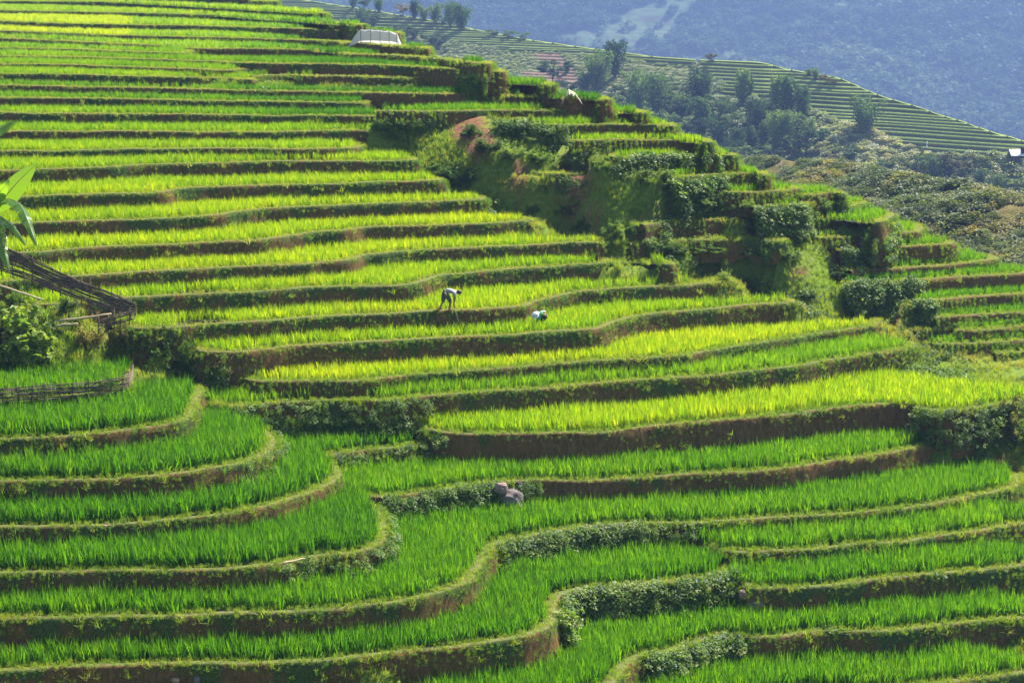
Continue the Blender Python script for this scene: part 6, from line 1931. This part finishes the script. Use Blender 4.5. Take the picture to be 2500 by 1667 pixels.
S['nk'] = (.49, 0, .85, .075); S['sl'] = (*J['sl'][:3], .085); S['sr'] = (*J['sr'][:3], .085); S['ul'] = (.475, .18, .64, .070); S['ur'] = (.445, -.18, .64, .070); S['pel'] = (.08, 0, .86, .135)
skin_body('shirt', S, [('pel', 'spi'), ('spi', 'che'), ('che', 'nk'), ('che', 'sl'), ('sl', 'ul'), ('che', 'sr'), ('sr', 'ur')], M_SHIRT, man)
Tn = dict(w=(.06, 0, .86, .13), p=(-.02, 0, .82, .15), hl=(.0, .10, .76, .125), ml=(-.035, .12, .56, .105), kl=(-.05, .125, .36, .095), hr=(.05, -.10, .76, .125), mr=(.20, -.11, .58, .105), kr=(.29, -.10, .40, .095))
skin_body('trousers', Tn, [('w', 'p'), ('p', 'hl'), ('hl', 'ml'), ('ml', 'kl'), ('p', 'hr'), ('hr', 'mr'), ('mr', 'kr')], M_TROUS, man, root=1)
ball('hair', (.655, 0, .835), (.115, .105, .085), M_HAIR, man)
ball('eye', (.765, .035, .765), (.012, .012, .012), M_HAIR, man, 2); ball('eye', (.765, -.035, .765), (.012, .012, .012), M_HAIR, man, 2)
ball('ear', (.66, .10, .78), (.022, .014, .032), M_SKIN, man, 2); ball('ear', (.66, -.10, .78), (.022, .014, .032), M_SKIN, man, 2)
tag(man, 'person in striped shirt and green trousers bending over on the terrace lip', 'person')
a_ = Vector(man.location) + Vector((.43, .02, .16)); b_ = Vector(man.location) + Vector((.66, -.32, -.50))
pole('stick', a_, b_, .014, M_POLE, 'thin pale stick held by the bending person, its tip against the wall', 'stick')

# woman stooping in the rice below the lip, white hat towards the camera
lp, ln_, ls = lnear('U21', 1284)
zl = [q for q in layers if q['name'] == 'U22'][0]['z'] - .10
wo = empty('person', (lp[0] - ln_[0] * .75, lp[1] - ln_[1] * .75, zl))
J = dict(pel=(.26, .06, .62, .12), spi=(.16, .02, .66, .11), che=(.03, -.03, .68, .12), nek=(-.08, -.07, .66, .05), hd0=(-.14, -.09, .645, .08), hd1=(-.17, -.11, .60, .08), chin=(-.19, -.13, .54, .04),
         hl=(.24, .15, .56, .09), kl=(.05, .16, .34, .06), al=(.14, .15, .08, .04), tl=(.02, .15, .03, .035), hr=(.28, -.04, .56, .09), kr=(.10, -.08, .34, .06), ar=(.20, -.06, .08, .04), tr=(.08, -.07, .03, .035),
         sl=(.0, .12, .62, .06), el=(-.06, .14, .40, .04), wl=(-.16, .06, .26, .028), pl=(-.19, .03, .22, .03), sr=(.04, -.17, .62, .06), er=(-.04, -.20, .40, .04), wr=(-.14, -.16, .26, .028), pr=(-.17, -.14, .22, .03))
E = [('pel', 'spi'), ('spi', 'che'), ('che', 'nek'), ('nek', 'hd0'), ('hd0', 'hd1'), ('hd1', 'chin'), ('pel', 'hl'), ('hl', 'kl'), ('kl', 'al'), ('al', 'tl'), ('pel', 'hr'), ('hr', 'kr'), ('kr', 'ar'), ('ar', 'tr'),
     ('che', 'sl'), ('sl', 'el'), ('el', 'wl'), ('wl', 'pl'), ('che', 'sr'), ('sr', 'er'), ('er', 'wr'), ('wr', 'pr')]
for hd in 'lr':
    bx_, by_, bz_, _r = J['p' + hd]
    for q in range(4):
        o1 = (q - 1.5) * .018
        J['f%s%d' % (hd, q)] = (bx_ - .03, by_ + o1, bz_ - .04, .010); J['g%s%d' % (hd, q)] = (bx_ - .035 - .004 * (q in (1, 2)), by_ + o1, bz_ - .075, .008)
        E += [('p' + hd, 'f%s%d' % (hd, q)), ('f%s%d' % (hd, q), 'g%s%d' % (hd, q))]
    J['t' + hd + 'h'] = (bx_ + .01, by_ + .04, bz_ - .03, .010); E += [('p' + hd, 't' + hd + 'h')]
skin_body('body', J, E, M_SKIN, wo)
S = dict(w=(.20, .04, .64, .14), c=(.08, 0, .68, .145), ch=(.02, -.03, .69, .14), sl=(.0, .12, .63, .085), el=(-.06, .14, .42, .06), wl=(-.13, .08, .30, .045), sr=(.04, -.17, .63, .085), er=(-.04, -.20, .42, .06), wr=(-.12, -.17, .30, .045))
skin_body('jacket', S, [('w', 'c'), ('c', 'ch'), ('ch', 'sl'), ('sl', 'el'), ('el', 'wl'), ('ch', 'sr'), ('sr', 'er'), ('er', 'wr')], M_GREEN, wo)
skin_body('trousers', dict(w=(.25, .05, .64, .13), p=(.28, .06, .60, .145), hl=(.22, .15, .54, .11), kl=(.05, .16, .34, .08), al=(.14, .15, .12, .06), hr=(.27, -.05, .54, .11), kr=(.10, -.08, .34, .08), ar=(.20, -.06, .12, .06)),
          [('w', 'p'), ('p', 'hl'), ('hl', 'kl'), ('kl', 'al'), ('p', 'hr'), ('hr', 'kr'), ('kr', 'ar')], M_BLACKC, wo, root=1)
def lathe(name, prof, mat, parent, loc, rot, n=28):
    V = []; F = []
    for r, z in prof:
        for k in range(n):
            a = 2 * math.pi * k / n; V.append((r * math.cos(a), r * math.sin(a), z + .012 * math.sin(3 * a) * (r > .12)))
    for j in range(len(prof) - 1):
        for k in range(n): F.append((j * n + k, j * n + (k + 1) % n, (j + 1) * n + (k + 1) % n, (j + 1) * n + k))
    o = mesh_obj(name, V, F, [mat], parent, smooth=True); o.location = loc; o.rotation_euler = rot; return o
hat = lathe('hat', [(.20, -.035), (.17, -.012), (.115, .0), (.108, .05), (.098, .09), (.05, .112), (.002, .116)], M_HAT, wo, (-.19, -.14, .645), (.75, -.55, 0))
lathe('hat_band', [(.118, .004), (.112, .034)], M_BAND, hat, (0, 0, 0), (0, 0, 0))
ball('hair', (-.12, -.07, .66), (.09, .09, .09), M_HAIR, wo)
ball('scarf', (.16, .0, .77), (.12, .09, .035), M_HAT, wo)
tag(wo, 'person in white brimmed hat and bright green jacket stooping in the rice', 'person')
